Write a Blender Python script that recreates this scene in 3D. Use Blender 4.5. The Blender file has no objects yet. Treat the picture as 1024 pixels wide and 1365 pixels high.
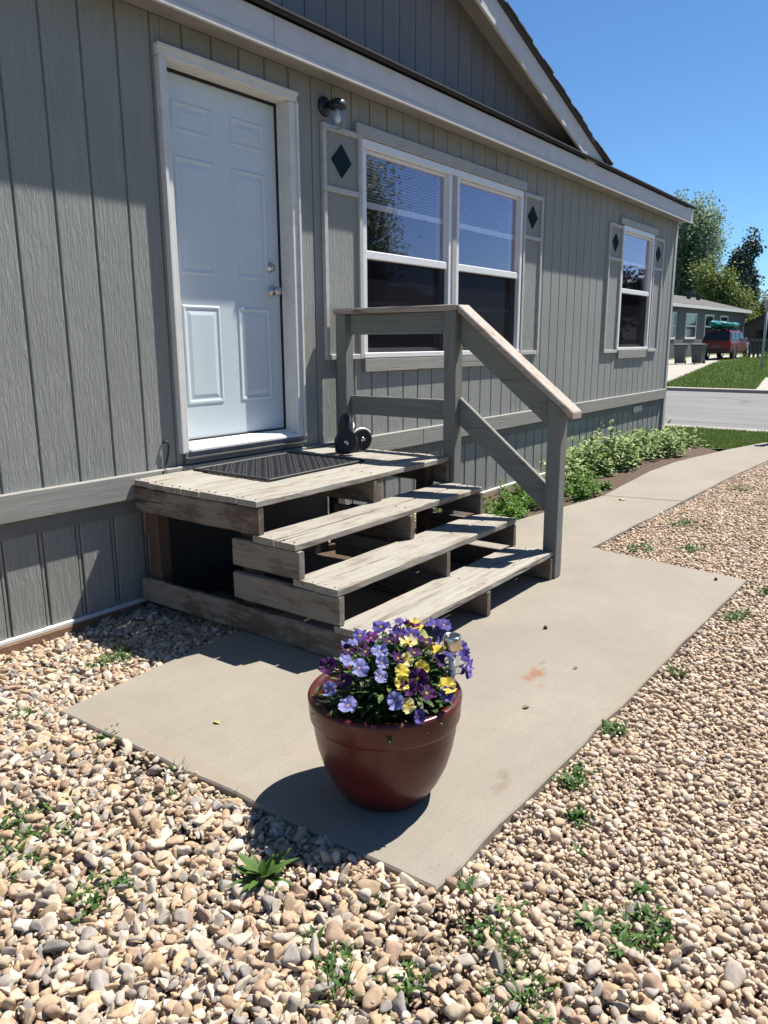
import bpy, bmesh, math, random
import numpy as np
from mathutils import Vector, Matrix, Quaternion, noise as mnoise

random.seed(7)
rng = np.random.default_rng(11)
scene = bpy.context.scene
COL = scene.collection
R = math.radians

# ------------------------------------------------------------------ camera
# world: x runs along the house front, y points into the house (wall plane y = 0), z up
CAM = Vector((0.0, -3.65, 1.52))
cam_data = bpy.data.cameras.new("camera")
cam_data.sensor_fit = 'VERTICAL'
cam_data.sensor_height = 36.0
cam_data.lens = 1015.0 / 1365.0 * 36.0
cam_data.clip_end = 2000.0
cam_data.clip_start = 0.05
cam = bpy.data.objects.new("camera", cam_data)
COL.objects.link(cam)
rm = Matrix(((0.601, 0.182, -0.778), (-0.799, 0.128, -0.588), (-0.007, 0.975, 0.222)))
cam.matrix_world = Matrix.Translation(CAM) @ rm.to_quaternion().to_matrix().to_4x4()
scene.camera = cam

# ------------------------------------------------------------------ sky, sun, exposure
SUN = Vector((3.05, -1.08, 5.2)).normalized()          # towards the sun
world = bpy.data.worlds.new("World")
scene.world = world
world.use_nodes = True
wn = world.node_tree.nodes
wl = world.node_tree.links
sky = wn.new('ShaderNodeTexSky')
sky.sky_type = 'NISHITA'
sky.sun_disc = False
sky.sun_elevation = math.asin(SUN.z)
sky.sun_rotation = math.atan2(SUN.x, SUN.y)
sky.air_density = 1.0
sky.dust_density = 0.0
sky.ozone_density = 2.0
sky.altitude = 1500
tint = wn.new('ShaderNodeMix'); tint.data_type = 'RGBA'; tint.blend_type = 'MULTIPLY'
tint.inputs[0].default_value = 1.0
tint.inputs[7].default_value = (0.76, 1.10, 1.36, 1)      # the phone's cool white balance, the same all round the sky
wl.new(sky.outputs[0], tint.inputs[6])
wl.new(tint.outputs[2], wn['Background'].inputs[0])
wn['Background'].inputs[1].default_value = 0.05
sun_data = bpy.data.lights.new("sun", 'SUN')
sun_data.energy = 5.0
sun_data.angle = R(0.53)
sun_data.color = (1.0, 0.95, 0.87)
sun = bpy.data.objects.new("sun", sun_data)
COL.objects.link(sun)
sun.rotation_euler = SUN.to_track_quat('Z', 'Y').to_euler()
sun.location = (6, -6, 12)
vs = scene.view_settings
vs.view_transform = 'Standard'
vs.look = 'None'
vs.exposure = 1.0
vs.gamma = 1.0
vs.use_curve_mapping = False
scene.cycles.max_bounces = 6
scene.cycles.diffuse_bounces = 3
scene.cycles.glossy_bounces = 3
scene.cycles.transparent_max_bounces = 10

# ------------------------------------------------------------------ material helpers
class NT:
    def __init__(self, name):
        self.m = bpy.data.materials.new(name)
        self.m.use_nodes = True
        self.n = self.m.node_tree.nodes
        self.l = self.m.node_tree.links
        self.b = self.n['Principled BSDF']
        self.tc = self.n.new('ShaderNodeTexCoord')
    def link(self, a, b): self.l.new(a, b)
    def mapping(self, scale=(1, 1, 1), src='Object', rot=(0, 0, 0), loc=(0, 0, 0)):
        mp = self.n.new('ShaderNodeMapping')
        mp.inputs['Scale'].default_value = scale
        mp.inputs['Rotation'].default_value = rot
        mp.inputs['Location'].default_value = loc
        self.link(self.tc.outputs[src], mp.inputs[0])
        return mp.outputs[0]
    def noise(self, vec, scale, detail=4, rough=0.6, dist=0.0):
        t = self.n.new('ShaderNodeTexNoise')
        t.inputs['Scale'].default_value = scale
        t.inputs['Detail'].default_value = detail
        t.inputs['Roughness'].default_value = rough
        t.inputs['Distortion'].default_value = dist
        self.link(vec, t.inputs['Vector'])
        return t.outputs['Fac']
    def ramp(self, fac, stops, interp='LINEAR'):
        r = self.n.new('ShaderNodeValToRGB')
        r.color_ramp.interpolation = interp
        e = r.color_ramp.elements
        while len(e) < len(stops): e.new(0.5)
        for i, (p, c) in enumerate(stops):
            e[i].position = p
            e[i].color = (*c, 1) if len(c) == 3 else c
        self.link(fac, r.inputs[0])
        return r.outputs[0]
    def mix(self, fac, a, b, mode='MIX'):
        x = self.n.new('ShaderNodeMix')
        x.data_type = 'RGBA'
        x.blend_type = mode
        for s, v in ((x.inputs[0], fac), (x.inputs[6], a), (x.inputs[7], b)):
            if hasattr(v, 'links'): self.link(v, s)
            elif isinstance(v, (int, float)): s.default_value = v
            else: s.default_value = (*v, 1)
        return x.outputs[2]
    def math(self, op, a, b=0.0):
        x = self.n.new('ShaderNodeMath')
        x.operation = op
        for s, v in ((x.inputs[0], a), (x.inputs[1], b)):
            if hasattr(v, 'links'): self.link(v, s)
            else: s.default_value = v
        return x.outputs[0]
    def color(self, c):
        if hasattr(c, 'links'): self.link(c, self.b.inputs['Base Color'])
        else: self.b.inputs['Base Color'].default_value = (*c, 1)
    def set(self, **k):
        for a, v in k.items(): self.b.inputs[a.replace('_', ' ')].default_value = v
    def bump(self, h, dist=0.002, strength=1.0, prev=None):
        x = self.n.new('ShaderNodeBump')
        x.inputs['Distance'].default_value = dist
        x.inputs['Strength'].default_value = strength
        self.link(h, x.inputs['Height'])
        if prev is not None: self.link(prev, x.inputs['Normal'])
        self.link(x.outputs[0], self.b.inputs['Normal'])
        return x.outputs[0]
    def rand(self):
        x = self.n.new('ShaderNodeObjectInfo')
        return x.outputs['Random']
    def island(self):
        x = self.n.new('ShaderNodeNewGeometry')
        return x.outputs['Random Per Island']

def mul(c, k): return tuple(v * k for v in c)

def plain(name, c, rough=0.6, metal=0.0, var=0.12, scale=8, bump=0.0, bscale=60, spec=0.5):
    t = NT(name)
    v = t.mapping()
    n = t.noise(v, scale, 5)
    t.color(t.ramp(n, [(0.3, mul(c, 1 - var)), (0.7, mul(c, 1 + var))]))
    t.set(Roughness=rough, Metallic=metal)
    t.b.inputs['Specular IOR Level'].default_value = spec
    if bump: t.bump(t.noise(v, bscale, 4), bump)
    return t.m

def siding_mat(name, c):
    t = NT(name)
    rnd = t.rand()
    # every board gets its own stretch of grain
    comb = t.n.new('ShaderNodeCombineXYZ')
    t.link(t.math('MULTIPLY', rnd, 37.0), comb.inputs[2])
    add = t.n.new('ShaderNodeVectorMath')
    t.link(t.tc.outputs['Object'], add.inputs[0]); t.link(comb.outputs[0], add.inputs[1])
    mp = t.n.new('ShaderNodeMapping'); mp.inputs['Scale'].default_value = (55, 8, 5)
    t.link(add.outputs[0], mp.inputs[0])
    g = t.noise(mp.outputs[0], 1.0, 5, 0.65, 1.3)
    mp2 = t.n.new('ShaderNodeMapping'); mp2.inputs['Scale'].default_value = (150, 20, 22)
    t.link(add.outputs[0], mp2.inputs[0])
    g2 = t.noise(mp2.outputs[0], 1.0, 3, 0.6, 0.6)
    big = t.noise(t.mapping(), 1.3, 4)
    col = t.ramp(big, [(0.3, mul(c, 0.90)), (0.7, mul(c, 1.07))])
    col = t.mix(t.math('MULTIPLY', rnd, 0.25), col, mul(c, 0.86))
    # dust towards broad streaks, chalked paint
    st = t.noise(t.mapping((14, 14, 0.7)), 1.0, 4)
    col = t.mix(t.ramp(st, [(0.52, (0, 0, 0)), (0.75, (0.35, 0.35, 0.35))]), col, mul(c, 1.22))
    t.color(col)
    t.set(Roughness=0.72)
    b1 = t.bump(t.ramp(g, [(0.38, (0, 0, 0)), (0.62, (1, 1, 1))]), 0.0026, 0.9)
    t.bump(g2, 0.0013, 0.9, b1)
    return t.m

def wood_mat(name, paint, bare, axis, wear=0.5, dark=(0.045, 0.037, 0.03), rough=0.8):
    t = NT(name)
    rnd = t.rand()
    comb = t.n.new('ShaderNodeCombineXYZ')
    for i in range(3): t.link(t.math('MULTIPLY', rnd, 13.0 + 7 * i), comb.inputs[i])
    add = t.n.new('ShaderNodeVectorMath')
    t.link(t.tc.outputs['Object'], add.inputs[0]); t.link(comb.outputs[0], add.inputs[1])
    def mp(s):
        sc = [s[1]] * 3; sc[axis] = s[0]
        m = t.n.new('ShaderNodeMapping'); m.inputs['Scale'].default_value = sc
        t.link(add.outputs[0], m.inputs[0]); return m.outputs[0]
    grain = t.noise(mp((2.2, 70)), 1.0, 5, 0.65, 0.5)
    crack = t.noise(mp((1.6, 42)), 1.0, 3, 0.55, 1.0)
    patch = t.noise(mp((4, 13)), 1.0, 5, 0.7)
    blot = t.noise(t.mapping(), 5, 4)
    p = t.ramp(grain, [(0.28, mul(paint, 0.70)), (0.72, mul(paint, 1.14))])
    b = t.ramp(grain, [(0.3, mul(bare, 0.55)), (0.7, mul(bare, 1.2))])
    col = t.mix(t.ramp(patch, [(1 - wear - 0.05, (0, 0, 0)), (1 - wear + 0.09, (1, 1, 1))]), p, b)
    col = t.mix(t.ramp(crack, [(0.32, (1, 1, 1)), (0.375, (0, 0, 0))]), col, dark)
    col = t.mix(t.math('MULTIPLY', blot, 0.3), col, mul(paint, 0.72))
    col = t.mix(t.math('MULTIPLY', rnd, 0.22), col, mul(bare, 0.8))
    t.color(col)
    t.set(Roughness=rough)
    b1 = t.bump(grain, 0.0016, 0.6)
    t.bump(t.ramp(crack, [(0.28, (0, 0, 0)), (0.36, (1, 1, 1))]), 0.003, 0.8, b1)
    return t.m

def leaf_mat(name, stops, trans=0.3, rough=0.55):
    t = NT(name)
    col = t.ramp(t.island(), stops)
    d = t.n.new('ShaderNodeBsdfTranslucent')
    t.link(col, d.inputs[0])
    t.color(col); t.set(Roughness=rough)
    t.b.inputs['Specular IOR Level'].default_value = 0.35
    mx = t.n.new('ShaderNodeMixShader'); mx.inputs[0].default_value = trans
    t.link(t.b.outputs[0], mx.inputs[1]); t.link(d.outputs[0], mx.inputs[2])
    t.link(mx.outputs[0], t.n['Material Output'].inputs[0])
    return t.m

WALLC = (0.268, 0.276, 0.258)
M = {}
M['siding'] = siding_mat('siding_paint', WALLC)
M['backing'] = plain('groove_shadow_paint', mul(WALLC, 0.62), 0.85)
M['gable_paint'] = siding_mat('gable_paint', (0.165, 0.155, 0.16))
M['skirt'] = siding_mat('skirting_paint', mul(WALLC, 0.98))
M['belt'] = wood_mat('belt_trim_paint', (0.30, 0.295, 0.27), (0.24, 0.23, 0.21), 0, 0.3, (0.15, 0.145, 0.135))
M['trim'] = plain('white_trim_paint', (0.64, 0.63, 0.60), 0.55, var=0.07, scale=14, bump=0.0006, bscale=90)
M['shutter_trim'] = plain('shutter_trim_paint', (0.44, 0.43, 0.41), 0.6, var=0.1, scale=20, bump=0.0008, bscale=120)
M['vinyl'] = plain('white_vinyl', (0.72, 0.72, 0.72), 0.35, var=0.04)
M['header'] = plain('header_board_paint', (0.36, 0.355, 0.345), 0.65, var=0.09, scale=9, bump=0.0006)
M['fascia'] = plain('fascia_paint', (0.54, 0.525, 0.52), 0.6, var=0.08, scale=5, bump=0.0008, bscale=50)
M['teal'] = plain('teal_paint', (0.008, 0.022, 0.033), 0.85, var=0.15, spec=0.12)
M['door'] = plain('door_paint', (0.57, 0.64, 0.67), 0.38, var=0.03, scale=3)
M['metal'] = plain('brushed_nickel', (0.55, 0.52, 0.49), 0.28, 1.0, var=0.08)
M['steel'] = plain('stainless_steel', (0.62, 0.58, 0.54), 0.22, 1.0, var=0.08, scale=30)
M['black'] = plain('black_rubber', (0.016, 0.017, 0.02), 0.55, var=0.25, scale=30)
M['black_metal'] = plain('black_metal', (0.012, 0.016, 0.022), 0.4, var=0.2)
M['gasket'] = plain('weather_strip', (0.015, 0.015, 0.017), 0.7)
M['sillbase'] = plain('sill_board_paint', (0.13, 0.14, 0.155), 0.6, var=0.2)
M['soffit'] = plain('soffit_paint', (0.26, 0.25, 0.245), 0.7)
M['interior'] = plain('interior_wall', (0.12, 0.11, 0.10), 0.8)
M['blind'] = plain('blind_slats', (0.72, 0.72, 0.70), 0.5)
M['tread'] = wood_mat('worn_tread_wood', (0.335, 0.315, 0.27), (0.24, 0.185, 0.14), 0, 0.44)
M['tread_side'] = wood_mat('worn_side_wood', (0.25, 0.232, 0.198), (0.13, 0.092, 0.064), 1, 0.45)
M['chipped_side'] = wood_mat('chipped_side_wood', (0.25, 0.232, 0.198), (0.12, 0.075, 0.05), 1, 0.52)
M['old_post'] = wood_mat('bare_old_wood', (0.115, 0.068, 0.046), (0.065, 0.034, 0.023), 2, 0.5)
M['joist'] = wood_mat('joist_wood', (0.20, 0.165, 0.13), (0.14, 0.10, 0.07), 1, 0.5)
M['rail_z'] = wood_mat('rail_post_paint', (0.188, 0.195, 0.180), (0.19, 0.18, 0.16), 2, 0.2, (0.12, 0.115, 0.105))
M['rail_y'] = wood_mat('rail_board_paint', (0.188, 0.195, 0.180), (0.20, 0.18, 0.155), 1, 0.25, (0.12, 0.11, 0.10))
M['cap'] = wood_mat('worn_rail_cap', (0.40, 0.355, 0.31), (0.34, 0.255, 0.20), 1, 0.45)

def shingle_mat():
    t = NT('asphalt_shingle')
    v = t.mapping()
    n = t.noise(v, 180, 3)
    c = t.ramp(n, [(0.3, (0.02, 0.021, 0.025)), (0.75, (0.085, 0.085, 0.09))])
    t.color(t.mix(t.math('MULTIPLY', t.rand(), 0.5), c, (0.03, 0.032, 0.038)))
    t.set(Roughness=0.95)
    t.bump(n, 0.003)
    return t.m
M['shingle'] = shingle_mat()

def glass_mat(name, refl, tint=(0.75, 0.80, 0.85), gcol=(0.80, 0.78, 0.95)):
    t = NT(name)
    tr = t.n.new('ShaderNodeBsdfTransparent'); tr.inputs[0].default_value = (*tint, 1)
    gl = t.n.new('ShaderNodeBsdfGlossy'); gl.inputs['Roughness'].default_value = 0.015
    gl.inputs['Color'].default_value = (*gcol, 1)
    fr = t.n.new('ShaderNodeLayerWeight'); fr.inputs['Blend'].default_value = 0.5
    wob = t.noise(t.mapping((1, 1, 1)), 1.6, 2)
    bp = t.n.new('ShaderNodeBump'); bp.inputs['Distance'].default_value = 0.006; bp.inputs['Strength'].default_value = 0.25
    t.link(wob, bp.inputs['Height']); t.link(bp.outputs[0], gl.inputs['Normal'])
    fac = t.math('ADD', t.math('MULTIPLY', t.math('POWER', fr.outputs['Facing'], 4.0), 0.9), refl)
    mx = t.n.new('ShaderNodeMixShader')
    t.link(fac, mx.inputs[0]); t.link(tr.outputs[0], mx.inputs[1]); t.link(gl.outputs[0], mx.inputs[2])
    t.link(mx.outputs[0], t.n['Material Output'].inputs[0])
    return t.m
M['glass'] = glass_mat('window_glass', 0.145, (0.95, 0.96, 0.97), (0.98, 0.76, 0.90))
M['jar_glass'] = glass_mat('lamp_jar_glass', 0.05, (0.9, 0.92, 0.95), (0.9, 0.95, 1))

def screen_mat():
    t = NT('insect_screen')
    tr = t.n.new('ShaderNodeBsdfTransparent')
    mx = t.n.new('ShaderNodeMixShader'); mx.inputs[0].default_value = 0.76
    t.color((0.012, 0.012, 0.016)); t.set(Roughness=0.9); t.b.inputs['Specular IOR Level'].default_value = 0.0
    t.link(tr.outputs[0], mx.inputs[1]); t.link(t.b.outputs[0], mx.inputs[2])
    t.link(mx.outputs[0], t.n['Material Output'].inputs[0])
    return t.m
M['screen'] = screen_mat()

def concrete_mat(name, c, stains=()):
    t = NT(name)
    v = t.mapping()
    big = t.noise(v, 1.4, 5, 0.6)
    mid = t.noise(v, 9, 5, 0.7)
    fine = t.noise(v, 260, 3, 0.7)
    col = t.ramp(big, [(0.25, mul(c, 0.82)), (0.75, mul(c, 1.12))])
    col = t.mix(t.ramp(mid, [(0.35, (0.35,) * 3), (0.7, (0, 0, 0))]), col, mul(c, 0.74))
    broom = t.noise(t.mapping((1.5, 160, 1)), 1.0, 3, 0.6)
    col = t.mix(t.ramp(broom, [(0.35, (0.28,) * 3), (0.6, (0, 0, 0))]), col, mul(c, 0.78))
    vor = t.n.new('ShaderNodeTexVoronoi'); vor.feature = 'DISTANCE_TO_EDGE'; vor.inputs['Scale'].default_value = 0.42
    wb = t.n.new('ShaderNodeVectorMath'); wb.operation = 'MULTIPLY_ADD'
    nzc = t.n.new('ShaderNodeTexNoise'); nzc.inputs['Scale'].default_value = 3.0
    t.link(v, nzc.inputs['Vector']); t.link(nzc.outputs['Color'], wb.inputs[0]); wb.inputs[1].default_value = (0.35, 0.35, 0.0); t.link(v, wb.inputs[2])
    t.link(wb.outputs[0], vor.inputs['Vector'])
    gate = t.ramp(t.noise(v, 0.8, 2), [(0.5, (0,) * 3), (0.56, (1,) * 3)])
    hair = t.math('MULTIPLY', t.ramp(vor.outputs['Distance'], [(0.0, (0.07,) * 3), (0.0012, (0, 0, 0))]), gate)
    col = t.mix(hair, col, mul(c, 0.38))
    col = t.mix(t.ramp(fine, [(0.32, (0.65,) * 3), (0.46, (0, 0, 0))]), col, mul(c, 0.55))
    grit = t.noise(v, 110, 4, 0.75)
    col = t.mix(t.ramp(grit, [(0.30, (0.7,) * 3), (0.43, (0, 0, 0))]), col, mul(c, 0.6))
    col = t.mix(t.ramp(fine, [(0.60, (0,) * 3), (0.72, (0.5,) * 3)]), col, mul(c, 1.35))
    for (x, y, rx, ry, sc, k) in stains:
        mp = t.n.new('ShaderNodeMapping')
        mp.vector_type = 'TEXTURE'
        mp.inputs['Location'].default_value = (x, y, 0.07)
        mp.inputs['Scale'].default_value = (rx, ry, 1)
        t.link(t.tc.outputs['Object'], mp.inputs[0])
        ln = t.n.new('ShaderNodeVectorMath'); ln.operation = 'LENGTH'
        t.link(mp.outputs[0], ln.inputs[0])
        d = t.math('ADD', ln.outputs['Value'], t.math('MULTIPLY', t.math('SUBTRACT', t.noise(v, 22, 4), 0.5), 2.4))
        f = t.ramp(d, [(0.35, (k,) * 3), (0.95, (0, 0, 0))])
        col = t.mix(f, col, sc)
    t.color(col)
    t.set(Roughness=0.88)
    b1 = t.bump(fine, 0.0012, 0.7)
    t.bump(mid, 0.002, 0.4, b1)
    return t.m
CONC = (0.258, 0.229, 0.186)
M['concrete'] = concrete_mat('concrete', CONC, [
    (2.90, -2.29, 0.10, 0.05, (0.215, 0.095, 0.045), 0.8), (2.80, -2.37, 0.03, 0.02, (0.2, 0.11, 0.06), 0.5), (3.02, -2.27, 0.05, 0.02, (0.2, 0.10, 0.055), 0.5),
    (2.03, -2.585, 0.07, 0.035, (0.16, 0.12, 0.09), 0.5), (2.10, -2.56, 0.05, 0.03, (0.16, 0.12, 0.09), 0.4),
    (3.1, -2.25, 0.05, 0.03, (0.25, 0.2, 0.15), 0.45), (1.9, -1.9, 0.25, 0.12, (0.30, 0.26, 0.2), 0.3),
    (1.52, -1.6, 0.035, 0.9, (0.24, 0.19, 0.14), 0.5), (3.3, -2.70, 1.6, 0.03, (0.24, 0.20, 0.15), 0.5)])

def soil_mat(name, a, b, s=25):
    t = NT(name)
    v = t.mapping()
    n = t.noise(v, s, 6, 0.7)
    n2 = t.noise(v, s * 5, 4, 0.7)
    col = t.ramp(n, [(0.3, a), (0.7, b)])
    t.color(t.mix(t.ramp(n2, [(0.4, (0.5,) * 3), (0.6, (0, 0, 0))]), col, mul(a, 0.5)))
    t.set(Roughness=0.95)
    t.bump(n2, 0.012)
    return t.m
M['soil'] = soil_mat('gravel_soil', (0.22, 0.165, 0.115), (0.40, 0.32, 0.235))
M['mulch'] = soil_mat('bark_mulch', (0.07, 0.045, 0.03), (0.17, 0.11, 0.075), 40)
M['potting'] = soil_mat('potting_soil', (0.012, 0.01, 0.008), (0.05, 0.035, 0.025), 60)
M['field'] = soil_mat('far_ground', (0.07, 0.075, 0.035), (0.13, 0.12, 0.06), 0.6)
M['lawn'] = soil_mat('lawn_turf', (0.055, 0.10, 0.02), (0.11, 0.165, 0.04), 5)
M['grass'] = leaf_mat('grass_blades', [(0, (0.06, 0.115, 0.018)), (0.6, (0.115, 0.185, 0.038)), (1, (0.20, 0.24, 0.085))], 0.4)

def road_mat():
    t = NT('asphalt')
    v = t.mapping()
    big = t.noise(t.mapping((1.2, 0.15, 1)), 1.0, 5)
    fine = t.noise(v, 60, 4, 0.7)
    col = t.ramp(big, [(0.3, (0.125, 0.122, 0.12)), (0.7, (0.185, 0.18, 0.178))])
    col = t.mix(t.ramp(fine, [(0.35, (0.6,) * 3), (0.5, (0, 0, 0))]), col, (0.10, 0.10, 0.10))
    # thin sealed cracks running along the lane
    w = t.n.new('ShaderNodeTexVoronoi'); w.feature = 'DISTANCE_TO_EDGE'; w.inputs['Scale'].default_value = 1.0
    wob = t.n.new('ShaderNodeVectorMath'); wob.operation = 'ADD'
    nz = t.n.new('ShaderNodeTexNoise'); nz.inputs['Scale'].default_value = 1.5
    t.link(v, nz.inputs['Vector'])
    t.link(t.mapping((0.42, 0.12, 1)), wob.inputs[0])
    sc = t.n.new('ShaderNodeVectorMath'); sc.operation = 'SCALE'; sc.inputs['Scale'].default_value = 0.12
    t.link(nz.outputs['Color'], sc.inputs[0]); t.link(sc.outputs[0], wob.inputs[1])
    t.link(wob.outputs[0], w.inputs['Vector'])
    col = t.mix(t.ramp(w.outputs['Distance'], [(0.0, (0.75,) * 3), (0.02, (0, 0, 0))]), col, (0.06, 0.06, 0.06))
    t.color(col); t.set(Roughness=0.9)
    t.bump(fine, 0.004)
    return t.m
M['road'] = road_mat()

def pebble_mat(name, stops, hues, gain, soft):
    t = NT(name)
    rnd = t.rand()
    c = t.ramp(rnd, stops, 'CONSTANT')
    v = t.mapping()
    comb = t.n.new('ShaderNodeVectorMath'); comb.operation = 'ADD'
    sc = t.math('MULTIPLY', rnd, 91.0)
    t.link(v, comb.inputs[0]); t.link(sc, comb.inputs[1])
    n = t.noise(comb.outputs[0], 2.2, 5, 0.7)
    n2 = t.noise(comb.outputs[0], 16, 4, 0.7)
    f = t.ramp(n, [(0.3, (0.62,) * 3), (0.7, (1.18,) * 3)])
    c = t.mix(1.0, c, f, 'MULTIPLY')
    c = t.mix(soft, c, (0.46, 0.42, 0.375))
    c = t.mix(1.0, c, gain, 'MULTIPLY')
    frac = t.math('FRACT', t.math('MULTIPLY', rnd, 173.0))
    c = t.mix(1.0, c, t.ramp(frac, [(0, (0.72,) * 3), (1, (1.22,) * 3)]), 'MULTIPLY')
    c = t.mix(t.ramp(n2, [(0.55, (0, 0, 0)), (0.7, (0.35,) * 3)]), c, hues)
    n3 = t.noise(comb.outputs[0], 45, 3, 0.7)
    c = t.mix(t.ramp(n3, [(0.36, (0.22,) * 3), (0.5, (0,) * 3)]), c, mul(hues, 0.6))
    t.color(c); t.set(Roughness=0.85)
    b1 = t.bump(n2, 0.0022, 0.6)
    t.bump(n3, 0.0008, 0.5, b1)
    return t.m
ST = [(0.0, (0.47, 0.345, 0.225)), (0.16, (0.56, 0.475, 0.36)), (0.34, (0.34, 0.315, 0.285)), (0.44, (0.42, 0.285, 0.195)),
      (0.58, (0.62, 0.56, 0.46)), (0.70, (0.25, 0.245, 0.245)), (0.78, (0.52, 0.37, 0.22)), (0.90, (0.44, 0.40, 0.35)), (0.96, (0.68, 0.65, 0.59))]
ST2 = [(0.0, (0.48, 0.37, 0.255)), (0.22, (0.56, 0.46, 0.34)), (0.42, (0.40, 0.30, 0.21)), (0.56, (0.62, 0.545, 0.43)),
       (0.70, (0.36, 0.32, 0.275)), (0.80, (0.49, 0.36, 0.24)), (0.92, (0.28, 0.26, 0.25)), (0.97, (0.68, 0.64, 0.56))]
M['stone_a'] = pebble_mat('crushed_stone', ST, (0.30, 0.22, 0.16), (0.96, 0.905, 0.85), 0.16)
M['stone_b'] = pebble_mat('river_pebble', ST2, (0.38, 0.28, 0.19), (1.10, 1.02, 0.95), 0.26)

# ------------------------------------------------------------------ geometry helpers
def tag(o, label=None, cat=None, group=None, kind=None):
    if label: o['label'] = label
    if cat: o['category'] = cat
    if group: o['group'] = group
    if kind: o['kind'] = kind
    return o

def thing(name, loc, label, cat, group=None, rotz=0.0):
    o = bpy.data.objects.new(name, None)
    o.empty_display_size = 0.1
    COL.objects.link(o)
    o.location = loc
    o.rotation_euler = (0, 0, rotz)
    return tag(o, label, cat, group)

def root_loc(o):
    while o.parent: o = o.parent
    return Vector(o.location)

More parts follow.
